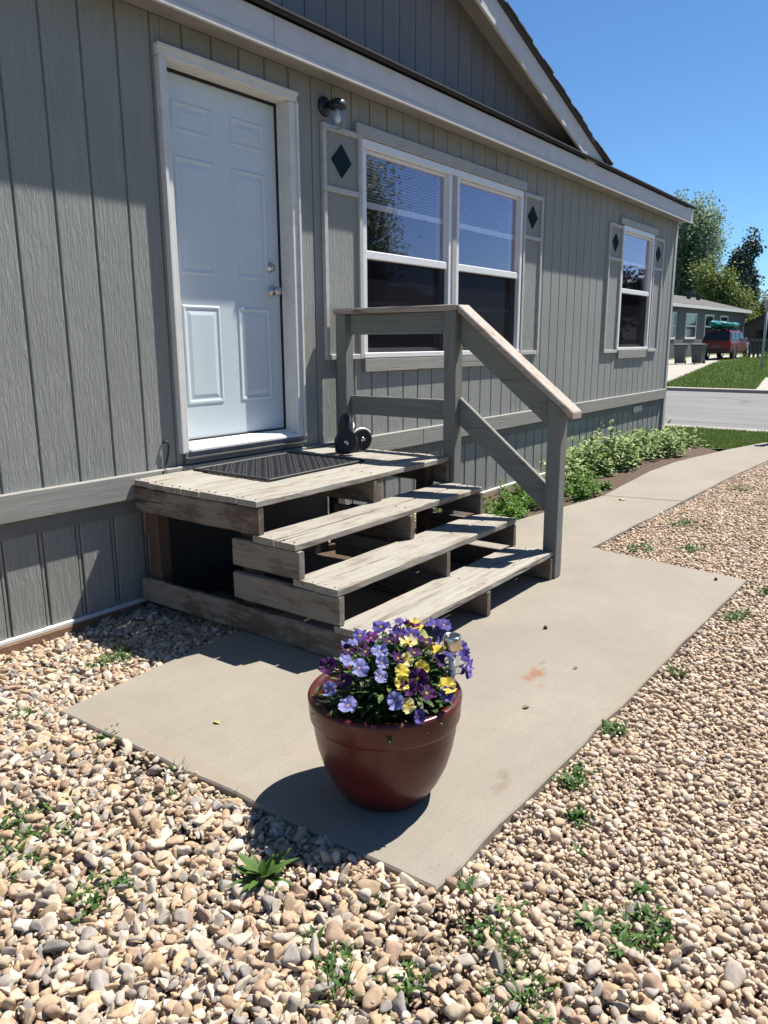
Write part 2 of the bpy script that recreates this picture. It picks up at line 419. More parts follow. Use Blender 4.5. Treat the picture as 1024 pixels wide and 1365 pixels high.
class G:
    """collects faces; coordinates in world space unless local"""
    def __init__(self): self.v = []; self.f = []; self.mi = []
    def add(self, vs, fs, mi=0):
        b = len(self.v)
        self.v += [tuple(p) for p in vs]
        self.f += [tuple(b + i for i in f) for f in fs]
        self.mi += [mi] * len(fs)
        return self
    def box(self, x0, x1, y0, y1, z0, z1, b=0.0, mi=0, tr=None):
        c = Vector(((x0 + x1) / 2, (y0 + y1) / 2, (z0 + z1) / 2))
        h = ((x1 - x0) / 2, (y1 - y0) / 2, (z1 - z0) / 2)
        return self.obox(c, h, Matrix.Identity(3), b, mi, tr)
    def obox(self, c, h, rot, b=0.0, mi=0, tr=None):
        vs = []; fs = []
        c = Vector(c)
        if b <= 0:
            for sx in (-1, 1):
                for sy in (-1, 1):
                    for sz in (-1, 1): vs.append(Vector((sx * h[0], sy * h[1], sz * h[2])))
            fs = [(0, 1, 3, 2), (4, 6, 7, 5), (0, 4, 5, 1), (2, 3, 7, 6), (0, 2, 6, 4), (1, 5, 7, 3)]
        else:
            b = min(b, 0.45 * min(h))
            idx = {}
            for sx in (-1, 1):
                for sy in (-1, 1):
                    for sz in (-1, 1):
                        for ax in range(3):
                            p = [sx * h[0], sy * h[1], sz * h[2]]
                            s = (sx, sy, sz)
                            for k in range(3):
                                if k != ax: p[k] -= s[k] * b
                            idx[(sx, sy, sz, ax)] = len(vs); vs.append(Vector(p))
            def q(ids):
                fs.append(tuple(ids))
            for ax in range(3):
                a2, a3 = [k for k in range(3) if k != ax]
                for s in (-1, 1):
                    ids = []
                    for (u, w) in ((-1, -1), (1, -1), (1, 1), (-1, 1)):
                        k = [0, 0, 0]; k[ax] = s; k[a2] = u; k[a3] = w
                        ids.append(idx[(k[0], k[1], k[2], ax)])
                    q(ids)
            for ax in range(3):           # edges parallel to ax
                a2, a3 = [k for k in range(3) if k != ax]
                for u in (-1, 1):
                    for w in (-1, 1):
                        k1 = [0, 0, 0]; k1[a2] = u; k1[a3] = w
                        lo = list(k1); lo[ax] = -1; hi = list(k1); hi[ax] = 1
                        q([idx[(*lo, a2)], idx[(*hi, a2)], idx[(*hi, a3)], idx[(*lo, a3)]])
            for sx in (-1, 1):
                for sy in (-1, 1):
                    for sz in (-1, 1): q([idx[(sx, sy, sz, 0)], idx[(sx, sy, sz, 1)], idx[(sx, sy, sz, 2)]])
            fx = []
            for f in fs:
                a, bb, cc = vs[f[0]], vs[f[1]], vs[f[2]]
                n = (bb - a).cross(cc - a)
                m = sum((vs[i] for i in f), Vector()) / len(f)
                fx.append(f if n.dot(m) > 0 else f[::-1])
            fs = fx
        out = [rot @ p + c for p in vs]
        if tr: out = [tr(p) for p in out]
        return self.add(out, fs, mi)
    def beam(self, a, b, w, t, up=(0, 0, 1), bev=0.003, mi=0):
        """bar from a to b, w = width sideways, t = thickness along 'up'"""
        a = Vector(a); b = Vector(b)
        d = (b - a).normalized(); s = d.cross(Vector(up)).normalized(); u = s.cross(d)
        rot = Matrix((d, s, u)).transposed()
        return self.obox((a + b) / 2, ((b - a).length / 2, w / 2, t / 2), rot, bev, mi)
    def lathe(self, prof, c, n=32, axis='Z', mi=0, close=False):
        vs = []; fs = []
        c = Vector(c)
        for (r, h) in prof:
            for k in range(n):
                a = 2 * math.pi * k / n
                p = Vector((r * math.cos(a), r * math.sin(a), h))
                if axis == 'Y': p = Vector((p.x, -p.z, p.y))
                elif axis == 'X': p = Vector((p.z, p.x, p.y))
                vs.append(c + p)
        for i in range(len(prof) - 1):
            for k in range(n):
                k2 = (k + 1) % n
                fs.append((i * n + k, i * n + k2, (i + 1) * n + k2, (i + 1) * n + k))
        if close:
            fs.append(tuple(range(n))[::-1])
            fs.append(tuple((len(prof) - 1) * n + k for k in range(n)))
        return self.add(vs, fs, mi)
    def tube(self, pts, rad, n=8, mi=0):
        vs = []; fs = []
        pts = [Vector(p) for p in pts]
        up = Vector((0.13, 0.21, 0.97))
        for i, p in enumerate(pts):
            d = (pts[min(i + 1, len(pts) - 1)] - pts[max(i - 1, 0)])
            d = d.normalized() if d.length > 1e-9 else Vector((0, 0, 1))
            s = d.cross(up)
            if s.length < 1e-3: s = d.cross(Vector((1, 0, 0)))
            s.normalize(); u = s.cross(d)
            r = rad[i] if hasattr(rad, '__len__') else rad
            for k in range(n):
                a = 2 * math.pi * k / n
                vs.append(p + s * (r * math.cos(a)) + u * (r * math.sin(a)))
        for i in range(len(pts) - 1):
            for k in range(n):
                k2 = (k + 1) % n
                fs.append((i * n + k, i * n + k2, (i + 1) * n + k2, (i + 1) * n + k))
        fs.append(tuple(range(n))[::-1]); fs.append(tuple((len(pts) - 1) * n + k for k in range(n)))
        return self.add(vs, fs, mi)
    def prism(self, poly, axis, a, b, mi=0):
        """polygon given in the two other axes, extruded along axis from a to b"""
        def mk(p, t):
            if axis == 'Y': return (p[0], t, p[1])
            if axis == 'X': return (t, p[0], p[1])
            return (p[0], p[1], t)
        n = len(poly)
        vs = [mk(p, a) for p in poly] + [mk(p, b) for p in poly]
        fs = [tuple(range(n))[::-1], tuple(range(n, 2 * n))] + [(i, (i + 1) % n, n + (i + 1) % n, n + i) for i in range(n)]
        return self.add(vs, fs, mi)
    def obj(self, name, mats, parent=None, smooth=False, local=False, fix=True, loc=None):
        off = Vector((0, 0, 0))
        if parent is not None and not local: off = root_loc(parent)
        if loc is not None: off = Vector(loc)
        me = bpy.data.meshes.new(name)
        me.from_pydata([(p[0] - off.x, p[1] - off.y, p[2] - off.z) for p in self.v], [], self.f)
        if not isinstance(mats, (list, tuple)): mats = [mats]
        for m in mats: me.materials.append(M[m] if isinstance(m, str) else m)
        if len(mats) > 1: me.polygons.foreach_set('material_index', self.mi)
        if fix:
            bm = bmesh.new(); bm.from_mesh(me)
            bmesh.ops.recalc_face_normals(bm, faces=bm.faces)
            bm.to_mesh(me); bm.free()
        if smooth: me.polygons.foreach_set('use_smooth', [True] * len(me.polygons))
        me.update()
        o = bpy.data.objects.new(name, me)
        COL.objects.link(o)
        if parent is not None: o.parent = parent
        if loc is not None: o.location = loc
        return o

def np_mesh(name, verts, faces, mat, smooth=False):
    """fast mesh from arrays: faces all of one size"""
    me = bpy.data.meshes.new(name)
    k = faces.shape[1]
    me.vertices.add(len(verts)); me.vertices.foreach_set('co', np.asarray(verts, np.float32).ravel())
    me.loops.add(faces.size); me.loops.foreach_set('vertex_index', faces.astype(np.int32).ravel())
    me.polygons.add(len(faces))
    me.polygons.foreach_set('loop_start', np.arange(0, faces.size, k, dtype=np.int32))
    me.materials.append(M[mat] if isinstance(mat, str) else mat)
    me.update(calc_edges=True)
    me.validate()
    if smooth: me.polygons.foreach_set('use_smooth', [True] * len(faces))
    return me

def link(name, me, parent=None, loc=None):
    o = bpy.data.objects.new(name, me); COL.objects.link(o)
    if parent is not None: o.parent = parent
    if loc is not None: o.location = loc
    return o

# ------------------------------------------------------------------ ground, road, kerbs, lawns
def sheet(name, poly, z, mat, label=None, zfun=None):
    g = G()
    g.add([(p[0], p[1], zfun(p) if zfun else z) for p in poly], [tuple(range(len(poly)))])
    o = g.obj(name, mat)
    # make it face up
    if o.data.polygons[0].normal.z < 0:
        o.data.flip_normals()
    return tag(o, label, kind='structure')

sheet('ground', [(-300, -300), (500, -300), (500, 300), (-300, 300)], -0.12, 'field', 'dry grassy ground reaching to the horizon')

def slab_poly(name, poly, z0, z1, mat, parent=None, bev=0.008, nz=0.0):
    bm = bmesh.new()
    # densify the outline so that the edge can be uneven
    pts = []
    for i, p in enumerate(poly):
        q = poly[(i + 1) % len(poly)]
        L = math.hypot(q[0] - p[0], q[1] - p[1]); n = max(1, int(L / 0.12)) if nz else 1
        for k in range(n):
            t = k / n
            x = p[0] + (q[0] - p[0]) * t; y = p[1] + (q[1] - p[1]) * t
            if nz and k:
                x += nz * mnoise.noise((x * 5, y * 5, 1.3)); y += nz * mnoise.noise((x * 5, y * 5, 7.7))
            pts.append((x, y))
    vs = [bm.verts.new((p[0], p[1], z1)) for p in pts]
    f = bm.faces.new(vs)
    if f.normal.z < 0: f.normal_flip()
    f.normal_update()
    if f.normal.z < 0: bmesh.ops.reverse_faces(bm, faces=[f])
    top_edges = list(f.edges)
    r = bmesh.ops.extrude_face_region(bm, geom=[f])
    bmesh.ops.translate(bm, verts=[e for e in r['geom'] if isinstance(e, bmesh.types.BMVert)], vec=(0, 0, 0))
    for v in bm.verts:
        pass
    newv = {e for e in r['geom'] if isinstance(e, bmesh.types.BMVert)}
    for v in bm.verts:
        if v not in newv: v.co.z = z0
    bm.normal_update()
    te = [e for e in bm.edges if all(v in newv for v in e.verts) and any(abs(fc.normal.z) < 0.5 for fc in e.link_faces)]
    if bev: bmesh.ops.bevel(bm, geom=te, offset=bev, segments=1, affect='EDGES', clamp_overlap=True)
    bmesh.ops.recalc_face_normals(bm, faces=bm.faces)
    bmesh.ops.triangulate(bm, faces=[fc for fc in bm.faces if len(fc.verts) > 4])
    me = bpy.data.meshes.new(name); bm.to_mesh(me); bm.free()
    me.materials.append(M[mat])
    return link(name, me, parent)

# road across the far end, running along y
sheet('road', [(13.75, -90), (23.7, -90), (23.7, 90), (13.75, 90)], -0.06, 'road', 'grey asphalt street with thin dark cracks')
M['kerb'] = concrete_mat('kerb_concrete', (0.36, 0.33, 0.285))
def kerb(name, x0, x1, z, label):
    root = bpy.data.objects.new(name, None); COL.objects.link(root); tag(root, label, kind='structure')
    y = -30.0
    while y < 45:
        g = G(); L = 3.0
        g.prism([(x0, -0.12), (x1, -0.12), (x1, z), (x0 + 0.06 * (1 if x0 < 15 else -1) * 0, z)], 'Y', y + 0.006, y + L - 0.006)
        g.obj('kerb_stone', 'kerb', root)
        y += L
    return root
kerb('near_kerb', 13.4, 13.78, 0.012, 'pale concrete kerb on the near side of the street')
kerb('far_kerb', 23.66, 24.1, 0.03, 'pale concrete kerb on the far side of the street')

def farz(p): return 0.02 + 0.008 * max(0.0, p[0] - 24.1)
sheet('far_lawn', [(24.08, -60), (60, -60), (60, 60), (24.08, 60)], 0, 'lawn', 'mown green lawn across the street', farz)
sheet('driveway', [(24.06, 3.85), (41.0, 6.6), (56.0, 7.0), (56, 10.4), (24.06, 9.6)], 0, 'kerb', 'pale concrete driveway beside the far house', lambda p: farz(p) + 0.012)
sheet('far_footpath', [(24.06, -3), (24.06, 1.1), (30, 2.0), (34, 1.2), (34, -3)], 0, 'kerb', 'pale concrete path on the right of the far lawn', lambda p: farz(p) + 0.01)
sheet('near_lawn', [(10.6, -0.35), (11.4, -1.35), (13.39, -2.2), (13.39, 30), (12.2, 30), (12.2, 0.1)], 0.0, 'lawn', 'strip of grass between house corner and street')

def blades(name, n, sample, h, w, zf, label, mat='grass'):
    pts = np.array([sample() for _ in range(n)])
    a = rng.uniform(0, 2 * np.pi, n); hh = h * rng.uniform(0.5, 1.25, n); lean = rng.normal(0, 0.45, (n, 2)) * hh[:, None]
    z = np.array([zf(p) for p in pts])
    b0 = np.c_[pts[:, 0] - np.cos(a) * w, pts[:, 1] - np.sin(a) * w, z]
    b1 = np.c_[pts[:, 0] + np.cos(a) * w, pts[:, 1] + np.sin(a) * w, z]
    tip = np.c_[pts[:, 0] + lean[:, 0], pts[:, 1] + lean[:, 1], z + hh]
    v = np.stack([b0, b1, tip], 1).reshape(-1, 3)
    me = np_mesh(name, v, np.arange(3 * n).reshape(-1, 3), mat)
    return tag(link(name, me), label, 'grass', kind='stuff')
def s_near():
    while True:
        x = rng.uniform(10.7, 13.4); y = rng.uniform(-2.2, 2.5)
        if x < 12.15 and y > -0.12 - 0.9 * max(0, (x - 11.0)) * 0 and y > 0.0: continue
        if y < -0.35 - (x - 10.6) * 1.2 and x < 11.4: continue
        if y < -1.4 - (x - 11.4) * 0.42: continue
        return (x, y)
blades('lawn_grass', 26000, s_near, 0.055, 0.006, lambda p: 0.0, 'short green grass beside the house corner')
def s_far():
    while True:
        x = 24.1 + 26 * rng.random() ** 1.5; y = rng.uniform(-0.5, 8.0)
        if y > 3.85 + (x - 24.06) * 0.1623: continue
        if y < 1.1 + (x - 24) * 0.15 and x < 30: continue
        return (x, y)
blades('far_lawn_grass', 30000, s_far, 0.10, 0.014, lambda p: farz(p), 'mown grass of the lawn across the street')

# ------------------------------------------------------------------ concrete pad and walk
pad = bpy.data.objects.new('concrete_walk', None); COL.objects.link(pad)
tag(pad, 'weathered concrete pad in front of the steps with a walk leading right', kind='structure')
PAD = [(1.453, -0.905), (1.503, -2.682), (4.875, -2.742), (5.026, -1.69), (5.93, -1.712), (6.99, -1.748),
       (6.83, -1.07), (6.18, -0.975), (5.5, -0.875), (4.6, -0.84), (2.357, -0.845)]
slab_poly('concrete_panel', PAD, -0.08, 0.07, 'concrete', pad, 0.006, 0.012)
slab_poly('concrete_panel', [(7.005, -1.748), (8.635, -1.803), (9.975, -1.89), (9.865, -1.13), (9.2, -1.02), (8.4, -0.99), (7.6, -1.03), (6.845, -1.07)],
          -0.08, 0.07, 'concrete', pad, 0.006, 0.006)
slab_poly('concrete_panel', [(9.99, -1.89), (11.6, -2.22), (13.39, -2.9), (13.39, -2.2), (11.6, -1.5), (10.6, -1.25), (9.88, -1.13)],
          -0.08, 0.066, 'concrete', pad, 0.006, 0.006)
sheet('planting_bed', [(3.0, 0.12), (3.0, -0.80), (5.5, -0.86), (6.3, -0.97), (7.4, -1.05), (8.4, -0.98), (9.86, -1.12), (10.6, -1.26), (11.0, -0.9), (12.2, 0.05), (12.2, 0.12)],
      0.025, 'mulch', 'bark mulch bed between house wall and concrete walk')

# ------------------------------------------------------------------ gravel
gravel_bed = sheet('gravel_bed', [(-1.5, 0.12), (-1.5, -0.9), (-1.5, -6.5), (13.39, -6.5), (13.39, -2.6), (10, -1.6), (7, -1.2), (4.5, -1.3), (3.1, -0.9), (3.1, 0.12)],
                   -0.02, 'soil', 'bare soil under the gravel', lambda p: 0.022 if p[1] < -0.95 else -0.02)

def inside(poly, x, y):
    c = False; n = len(poly)
    for i in range(n):
        x1, y1 = poly[i]; x2, y2 = poly[(i + 1) % n]
        if (y1 > y) != (y2 > y) and x < (x2 - x1) * (y - y1) / (y2 - y1) + x1: c = not c
    return c
def inside_np(poly, X, Y):
    c = np.zeros(len(X), bool); n = len(poly)
    for i in range(n):
        x1, y1 = poly[i]; x2, y2 = poly[(i + 1) % n]
        if y1 == y2: continue
        m = ((y1 > Y) != (y2 > Y)) & (X < (x2 - x1) * (Y - y1) / (y2 - y1) + x1)
        c ^= m
    return c
WALK_L = [(2.95, -0.845), (2.36, -0.845), (1.453, -0.905), (1.503, -2.682), (4.875, -2.742), (5.026, -1.69), (6.99, -1.748), (8.635, -1.803), (9.975, -1.89), (11.6, -2.22), (13.6, -2.95),
          (13.6, 1), (2.95, 1)]

def ico(sub):
    bm = bmesh.new(); bmesh.ops.create_icosphere(bm, subdivisions=sub, radius=1.0)
    bm.verts.ensure_lookup_table()
    v = np.array([p.co[:] for p in bm.verts]); f = np.array([[q.index for q in fc.verts] for fc in bm.faces]); bm.free()
    return v, f
IV, IF = ico(2)
IV3, IF3 = ico(3)
def pebble_mesh(i, angular, mat, fine=False):
    r = np.random.default_rng(100 + i)
    V, F = (IV3, IF3) if fine else (IV, IF)
    if angular:
        k = r.integers(7, 11)
        nrm = r.normal(size=(k, 3)); nrm /= np.linalg.norm(nrm, axis=1)[:, None]
        d = r.uniform(0.42, 0.85, k)
        dots = V @ nrm.T
        rr = np.where(dots > 0.05, d / np.maximum(dots, 0.05), 9).min(1)
        rr = np.minimum(rr, 1.25) / np.minimum(rr, 1.25).mean()
        P = V * rr[:, None]
        sc = np.array([1.0, r.uniform(0.65, 0.95), r.uniform(0.5, 0.75)])
    else:
        ph = r.uniform(0, 6, 6)
        rr = 1 + 0.13 * np.sin(2.1 * V[:, 0] + ph[0]) * np.cos(1.7 * V[:, 1] + ph[1]) + 0.09 * np.sin(2.7 * V[:, 2] + ph[2]) + 0.06 * np.sin(4 * V[:, 0] + 3 * V[:, 1] + ph[3])
        P = V * rr[:, None]
        sc = np.array([1.0, r.uniform(0.62, 0.9), r.uniform(0.42, 0.65)])
    fq = r.uniform(3, 5)
    P = P * (1 + (0.055 if angular else 0.03) * np.array([mnoise.noise((a * fq + i, b * fq, c * fq)) for a, b, c in V]))[:, None]
    P = P * sc * 0.5
    return np_mesh('pebble', P, F, mat, smooth=not angular)
NV = 9
peb_a = [pebble_mesh(i, True, 'stone_a', True) for i in range(NV)]
peb_b = [pebble_mesh(50 + i, False, 'stone_b') for i in range(NV)]
peb_col = bpy.data.collections.new('pebble_shapes')
for i, me in enumerate(peb_a + peb_b):
    me.name = 'pebble_shape_%02d' % i
    o = bpy.data.objects.new('pebble_shape_%02d' % i, me); peb_col.objects.link(o)

def scatter(layer, dens):
    X = []; Y = []; S = []
    # jittered grids, coarse for crushed stone on the left, finer for pebbles on the right
    for (x0, x1, y0, y1, sp, kind) in ((-0.2, 2.6, -3.6, 0.12, 0.0218, 0), (1.3, 12.9, -4.9, -1.6, 0.0182, 1)):
        sp = sp / math.sqrt(dens)
        nx = int((x1 - x0) / sp); ny = int((y1 - y0) / sp)
        gx, gy = np.meshgrid(np.arange(nx), np.arange(ny))
        x = x0 + (gx + rng.uniform(-0.5, 0.5, gx.shape)) * sp; y = y0 + (gy + rng.uniform(-0.5, 0.5, gx.shape)) * sp
        x = x.ravel(); y = y.ravel()
        edge = 1.52 + 0.16 * np.sin(y * 5.1) + 0.1 * np.sin(y * 11.3) + rng.normal(0, 0.22, len(x)) + np.where(y > -1.2, 2, 0) - 0.18 * np.clip((-2.7 - y) / 0.5, 0, 1)
        keep = (x < edge) if kind == 0 else (x >= edge)
        x = x[keep]; y = y[keep]
        s = np.full(len(x), kind)
        X.append(x); Y.append(y); S.append(s)
    X = np.concatenate(X); Y = np.concatenate(Y); S = np.concatenate(S)
    ok = ~inside_np(WALK_L, X, Y)
    # keep what the photograph's surroundings show, plus about a metre
    ok &= Y > (-3.65 + 0.176 * X) - 1.1 - 0.02 * X
    ok &= (Y + 2.08) > -1.346 * (X - 0.61) - 1.1
    ok &= (Y + 2.08) < 1.98 * (X - 0.61) + 1.9
    # thin, bare spots of soil and litter
    for (bx, by, br) in ((1.42, -2.80, 0.13), (1.22, -1.98, 0.10), (1.30, -2.42, 0.06), (1.72, -2.98, 0.07)):
        d = np.hypot(X - bx, Y - by) / br
        ok &= ~((d < 1.0) & (rng.random(len(X)) < 0.72 * (1.2 - d)))
    return X[ok], Y[ok], S[ok]

PX = []; PY = []; PZ = []; PS = []; PK = []
for layer, (dens, zz) in enumerate(((1.0, 0.024), (0.62, 0.038))):
    x, y, s = scatter(layer, dens)
    n = len(x)
    size = np.where(s == 0, np.clip(rng.lognormal(math.log(0.0262), 0.32, n), 0.012, 0.050), np.clip(rng.lognormal(math.log(0.0220), 0.27, n), 0.011, 0.040))
    PX.append(x); PY.append(y); PS.append(size); PK.append(s)
    und = np.array([0.010 * mnoise.noise((a * 2.2, b * 2.2, 0.3)) for a, b in zip(x, y)])
    PZ.append(zz + und - 0.042 * np.clip((y + 0.95) / 0.5, 0, 1) * (x < 3.0) + rng.uniform(-0.006, 0.006, n) + size * 0.12)
# fines between the stones, only where they are near enough to see
x, y, s = scatter(2, 2.6)
nf = (np.hypot(x - CAM.x, y - CAM.y) < 3.3) & (rng.random(len(x)) < 0.8)
x, y, s = x[nf], y[nf], s[nf]
PX.append(x); PY.append(y); PK.append(s); PS.append(rng.uniform(0.008, 0.017, len(x)))
PZ.append(0.030 + rng.uniform(-0.008, 0.008, len(x)) - 0.042 * np.clip((y + 0.95) / 0.5, 0, 1) * (x < 3.0))
PX = np.concatenate(PX); PY = np.concatenate(PY); PZ = np.concatenate(PZ); PS = np.concatenate(PS); PK = np.concatenate(PK)
NP_ = len(PX)
PZ = PZ + np.where(PY < -0.95, 0.006 + 0.012 * np.clip((PX - 0.9) / 0.5, 0, 1) * (PX < 1.55), 0)     # banked up against the pad
RX = rng.normal(0, 0.45, NP_); RY = rng.normal(0, 0.45, NP_); RZ = rng.uniform(0, 6.28, NP_)
VAR = rng.integers(0, NV, NP_) + PK * NV
dist = np.sqrt((PX - CAM.x) ** 2 + (PY - CAM.y) ** 2 + CAM.z ** 2)
inview = ((PY + 2.08) < 1.98 * (PX - 0.61)) & ((PY + 2.08) > -1.346 * (PX - 0.61)) & (PY > -3.65 + 0.176 * PX) & (PZ > 0.028)
score = np.where(inview, PS / dist, 0)
best = np.argsort(-score)[:300]
for i in best:
    o = bpy.data.objects.new('stone', (peb_a + peb_b)[VAR[i]])
    COL.objects.link(o); o.parent = gravel_bed
    o.location = (PX[i], PY[i], PZ[i]); o.rotation_euler = (RX[i], RY[i], RZ[i]); o.scale = (PS[i],) * 3
rest = np.ones(NP_, bool); rest[best] = False
me = bpy.data.meshes.new('gravel')
nr = int(rest.sum())
me.vertices.add(nr)
me.vertices.foreach_set('co', np.c_[PX[rest], PY[rest], PZ[rest]].astype(np.float32).ravel())
at = me.attributes.new('rot', 'FLOAT_VECTOR', 'POINT'); at.data.foreach_set('vector', np.c_[RX[rest], RY[rest], RZ[rest]].astype(np.float32).ravel())
at = me.attributes.new('siz', 'FLOAT', 'POINT'); at.data.foreach_set('value', PS[rest].astype(np.float32))
at = me.attributes.new('shp', 'INT', 'POINT'); at.data.foreach_set('value', VAR[rest].astype(np.int32))
gravel = link('gravel', me)
tag(gravel, 'loose tan, cream and grey gravel around the concrete pad', 'gravel', kind='stuff')
ng = bpy.data.node_groups.new('scatter_gravel', 'GeometryNodeTree')
ng.interface.new_socket('Geometry', in_out='INPUT', socket_type='NodeSocketGeometry')
ng.interface.new_socket('Geometry', in_out='OUTPUT', socket_type='NodeSocketGeometry')
gi = ng.nodes.new('NodeGroupInput'); go = ng.nodes.new('NodeGroupOutput')
ci = ng.nodes.new('GeometryNodeCollectionInfo'); ci.inputs['Collection'].default_value = peb_col
ci.inputs['Separate Children'].default_value = True; ci.inputs['Reset Children'].default_value = True
iop = ng.nodes.new('GeometryNodeInstanceOnPoints'); iop.inputs['Pick Instance'].default_value = True
def named(n, ty):
    a = ng.nodes.new('GeometryNodeInputNamedAttribute'); a.data_type = ty; a.inputs['Name'].default_value = n
    return a.outputs['Attribute']
e2r = ng.nodes.new('FunctionNodeEulerToRotation')
ng.links.new(named('rot', 'FLOAT_VECTOR'), e2r.inputs[0])
ng.links.new(gi.outputs[0], iop.inputs['Points'])
ng.links.new(ci.outputs[0], iop.inputs['Instance'])
ng.links.new(named('shp', 'INT'), iop.inputs['Instance Index'])
ng.links.new(e2r.outputs[0], iop.inputs['Rotation'])
ng.links.new(named('siz', 'FLOAT'), iop.inputs['Scale'])
ng.links.new(iop.outputs[0], go.inputs[0])
md = gravel.modifiers.new('scatter', 'NODES'); md.node_group = ng
print('pebbles', NP_)

# ------------------------------------------------------------------ the mobile home
home = thing('mobile_home', (6.0, 0.0, 0.0), 'grey mobile home with white door, diamond shutters and low front gable', 'house')
XL, XR = -1.0, 12.02
EAVE = 3.158
PITCH = 0.0 + 0.2085
GROOVE0 = 4.687
OPEN = [(2.875, 3.832, 0.80, 3.00), (4.56, 7.09, 1.365, 2.915), (9.80, 11.0, 1.365, 2.915)]

def split(z0, z1, x0, x1):
    """z intervals of the strip x0..x1 that are not cut by an opening"""
    segs = [(z0, z1)]
    for (a, b, c, d) in OPEN:
        if x1 <= a or x0 >= b: continue
        out = []
        for (s, e) in segs:
            if d <= s or c >= e: out.append((s, e)); continue
            if c > s: out.append((s, c))
            if d < e: out.append((d, e))
        segs = out
    return segs
def cuts(x0, x1):
    xs = [x0, x1]
    for (a, b, c, d) in OPEN:
        for q in (a, b):
            if x0 + 0.004 < q < x1 - 0.004: xs.append(q)
    return sorted(xs)
# backing wall
g = G()
xs = cuts(XL, XR)
for a, b in zip(xs[:-1], xs[1:]):
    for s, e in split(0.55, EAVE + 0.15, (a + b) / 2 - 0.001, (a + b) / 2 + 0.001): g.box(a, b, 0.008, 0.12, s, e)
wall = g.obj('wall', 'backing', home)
k = -24
while True:
    x0 = GROOVE0 + k * PITCH + 0.006; x1 = x0 + PITCH - 0.012
    k += 1
    if x0 > XR - 0.08: break
    if x1 < XL: continue
    x1 = min(x1, XR - 0.075)
    cs = cuts(x0, x1)
    for a, b in zip(cs[:-1], cs[1:]):
        for s, e in split(0.70, EAVE + 0.02, (a + b) / 2 - 0.001, (a + b) / 2 + 0.001):
            if b - a < 0.01 or e - s < 0.01: continue
            g = G(); g.box(a, b, 0.0, 0.02, s, e, 0.0035); g.obj('siding_board', 'siding', wall)
# belt trim
bx = [XL, 2.70, 5.35, 8.6, XR - 0.07]
for a, b in zip(bx[:-1], bx[1:]):
    g = G(); g.box(a + 0.001, b - 0.001, -0.038, 0.004, 0.640, 0.778, 0.004); g.obj('belt_board', 'belt', home)
# skirting
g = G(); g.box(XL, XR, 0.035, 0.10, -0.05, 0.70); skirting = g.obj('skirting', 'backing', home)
k = -14
while True:
    x0 = 1.932 + k * PITCH; x1 = x0 + PITCH; k += 1
    if x1 < XL: continue
    if x0 > XR - 0.1: break
    x1 = min(x1, XR - 0.08)
    g = G(); g.box(x0 + 0.028, x1 - 0.004, 0.016, 0.04, 0.045, 0.70, 0.003)
    g.obj('skirt_board', 'skirt', skirting)
    g = G(); g.box(x0 + 0.004, x0 + 0.021, 0.021, 0.04, 0.045, 0.70, 0.002)
    g.obj('skirt_batten', 'skirt', skirting)
g = G(); g.box(XL, XR, -0.004, 0.05, 0.022, 0.044, 0.003); g.obj('bottom_rail', 'trim', home)
M['footing'] = plain('footing_board', (0.20, 0.115, 0.07), 0.9, var=0.3, scale=18, bump=0.003)
g = G(); g.box(XL, 2.48, -0.012, 0.05, -0.10, 0.0215, 0.004); g.obj('footing_board', 'footing', home)
# corner trim and closed shell
g = G(); g.box(XR - 0.075, XR + 0.018, -0.014, 0.02, 0.05, EAVE + 0.01, 0.004); g.obj('corner_trim', 'header', home)
g = G(); g.box(XR + 0.001, XR + 0.019, 0.021, 0.10, 0.05, EAVE + 0.01, 0.004); g.obj('corner_trim', 'header', home)
g = G(); g.box(XR - 0.10, XR, 0.121, 8.2, -0.05, EAVE + 0.2); g.box(XL - 0.1, XL, 0.0, 8.2, -0.05, EAVE + 0.2); g.box(XL, XR, 8.1, 8.2, -0.05, EAVE + 0.2)
g.obj('end_wall', 'siding', home)
g = G(); g.box(XL + 0.01, XR - 0.11, 0.121, 8.0, 0.72, 0.78); g.box(XL + 0.01, XR - 0.11, 0.121, 8.0, EAVE + 0.03, EAVE + 0.08)
g.box(XL + 0.01, XR - 0.11, 3.4, 3.5, 0.79, EAVE); g.box(8.2, 8.3, 0.121, 3.39, 0.79, EAVE); g.obj('interior', 'interior', home)
# skirting vent with its slats
ventb = G().box(10.63, 10.99, 0.0, 0.018, 0.50, 0.60, 0.003).obj('vent', 'backing', home)
for i in range(7):
    x = 10.645 + i * 0.05
    G().box(x, x + 0.034, -0.008, 0.002, 0.508, 0.592, 0.002).obj('vent_slat', 'trim', ventb)

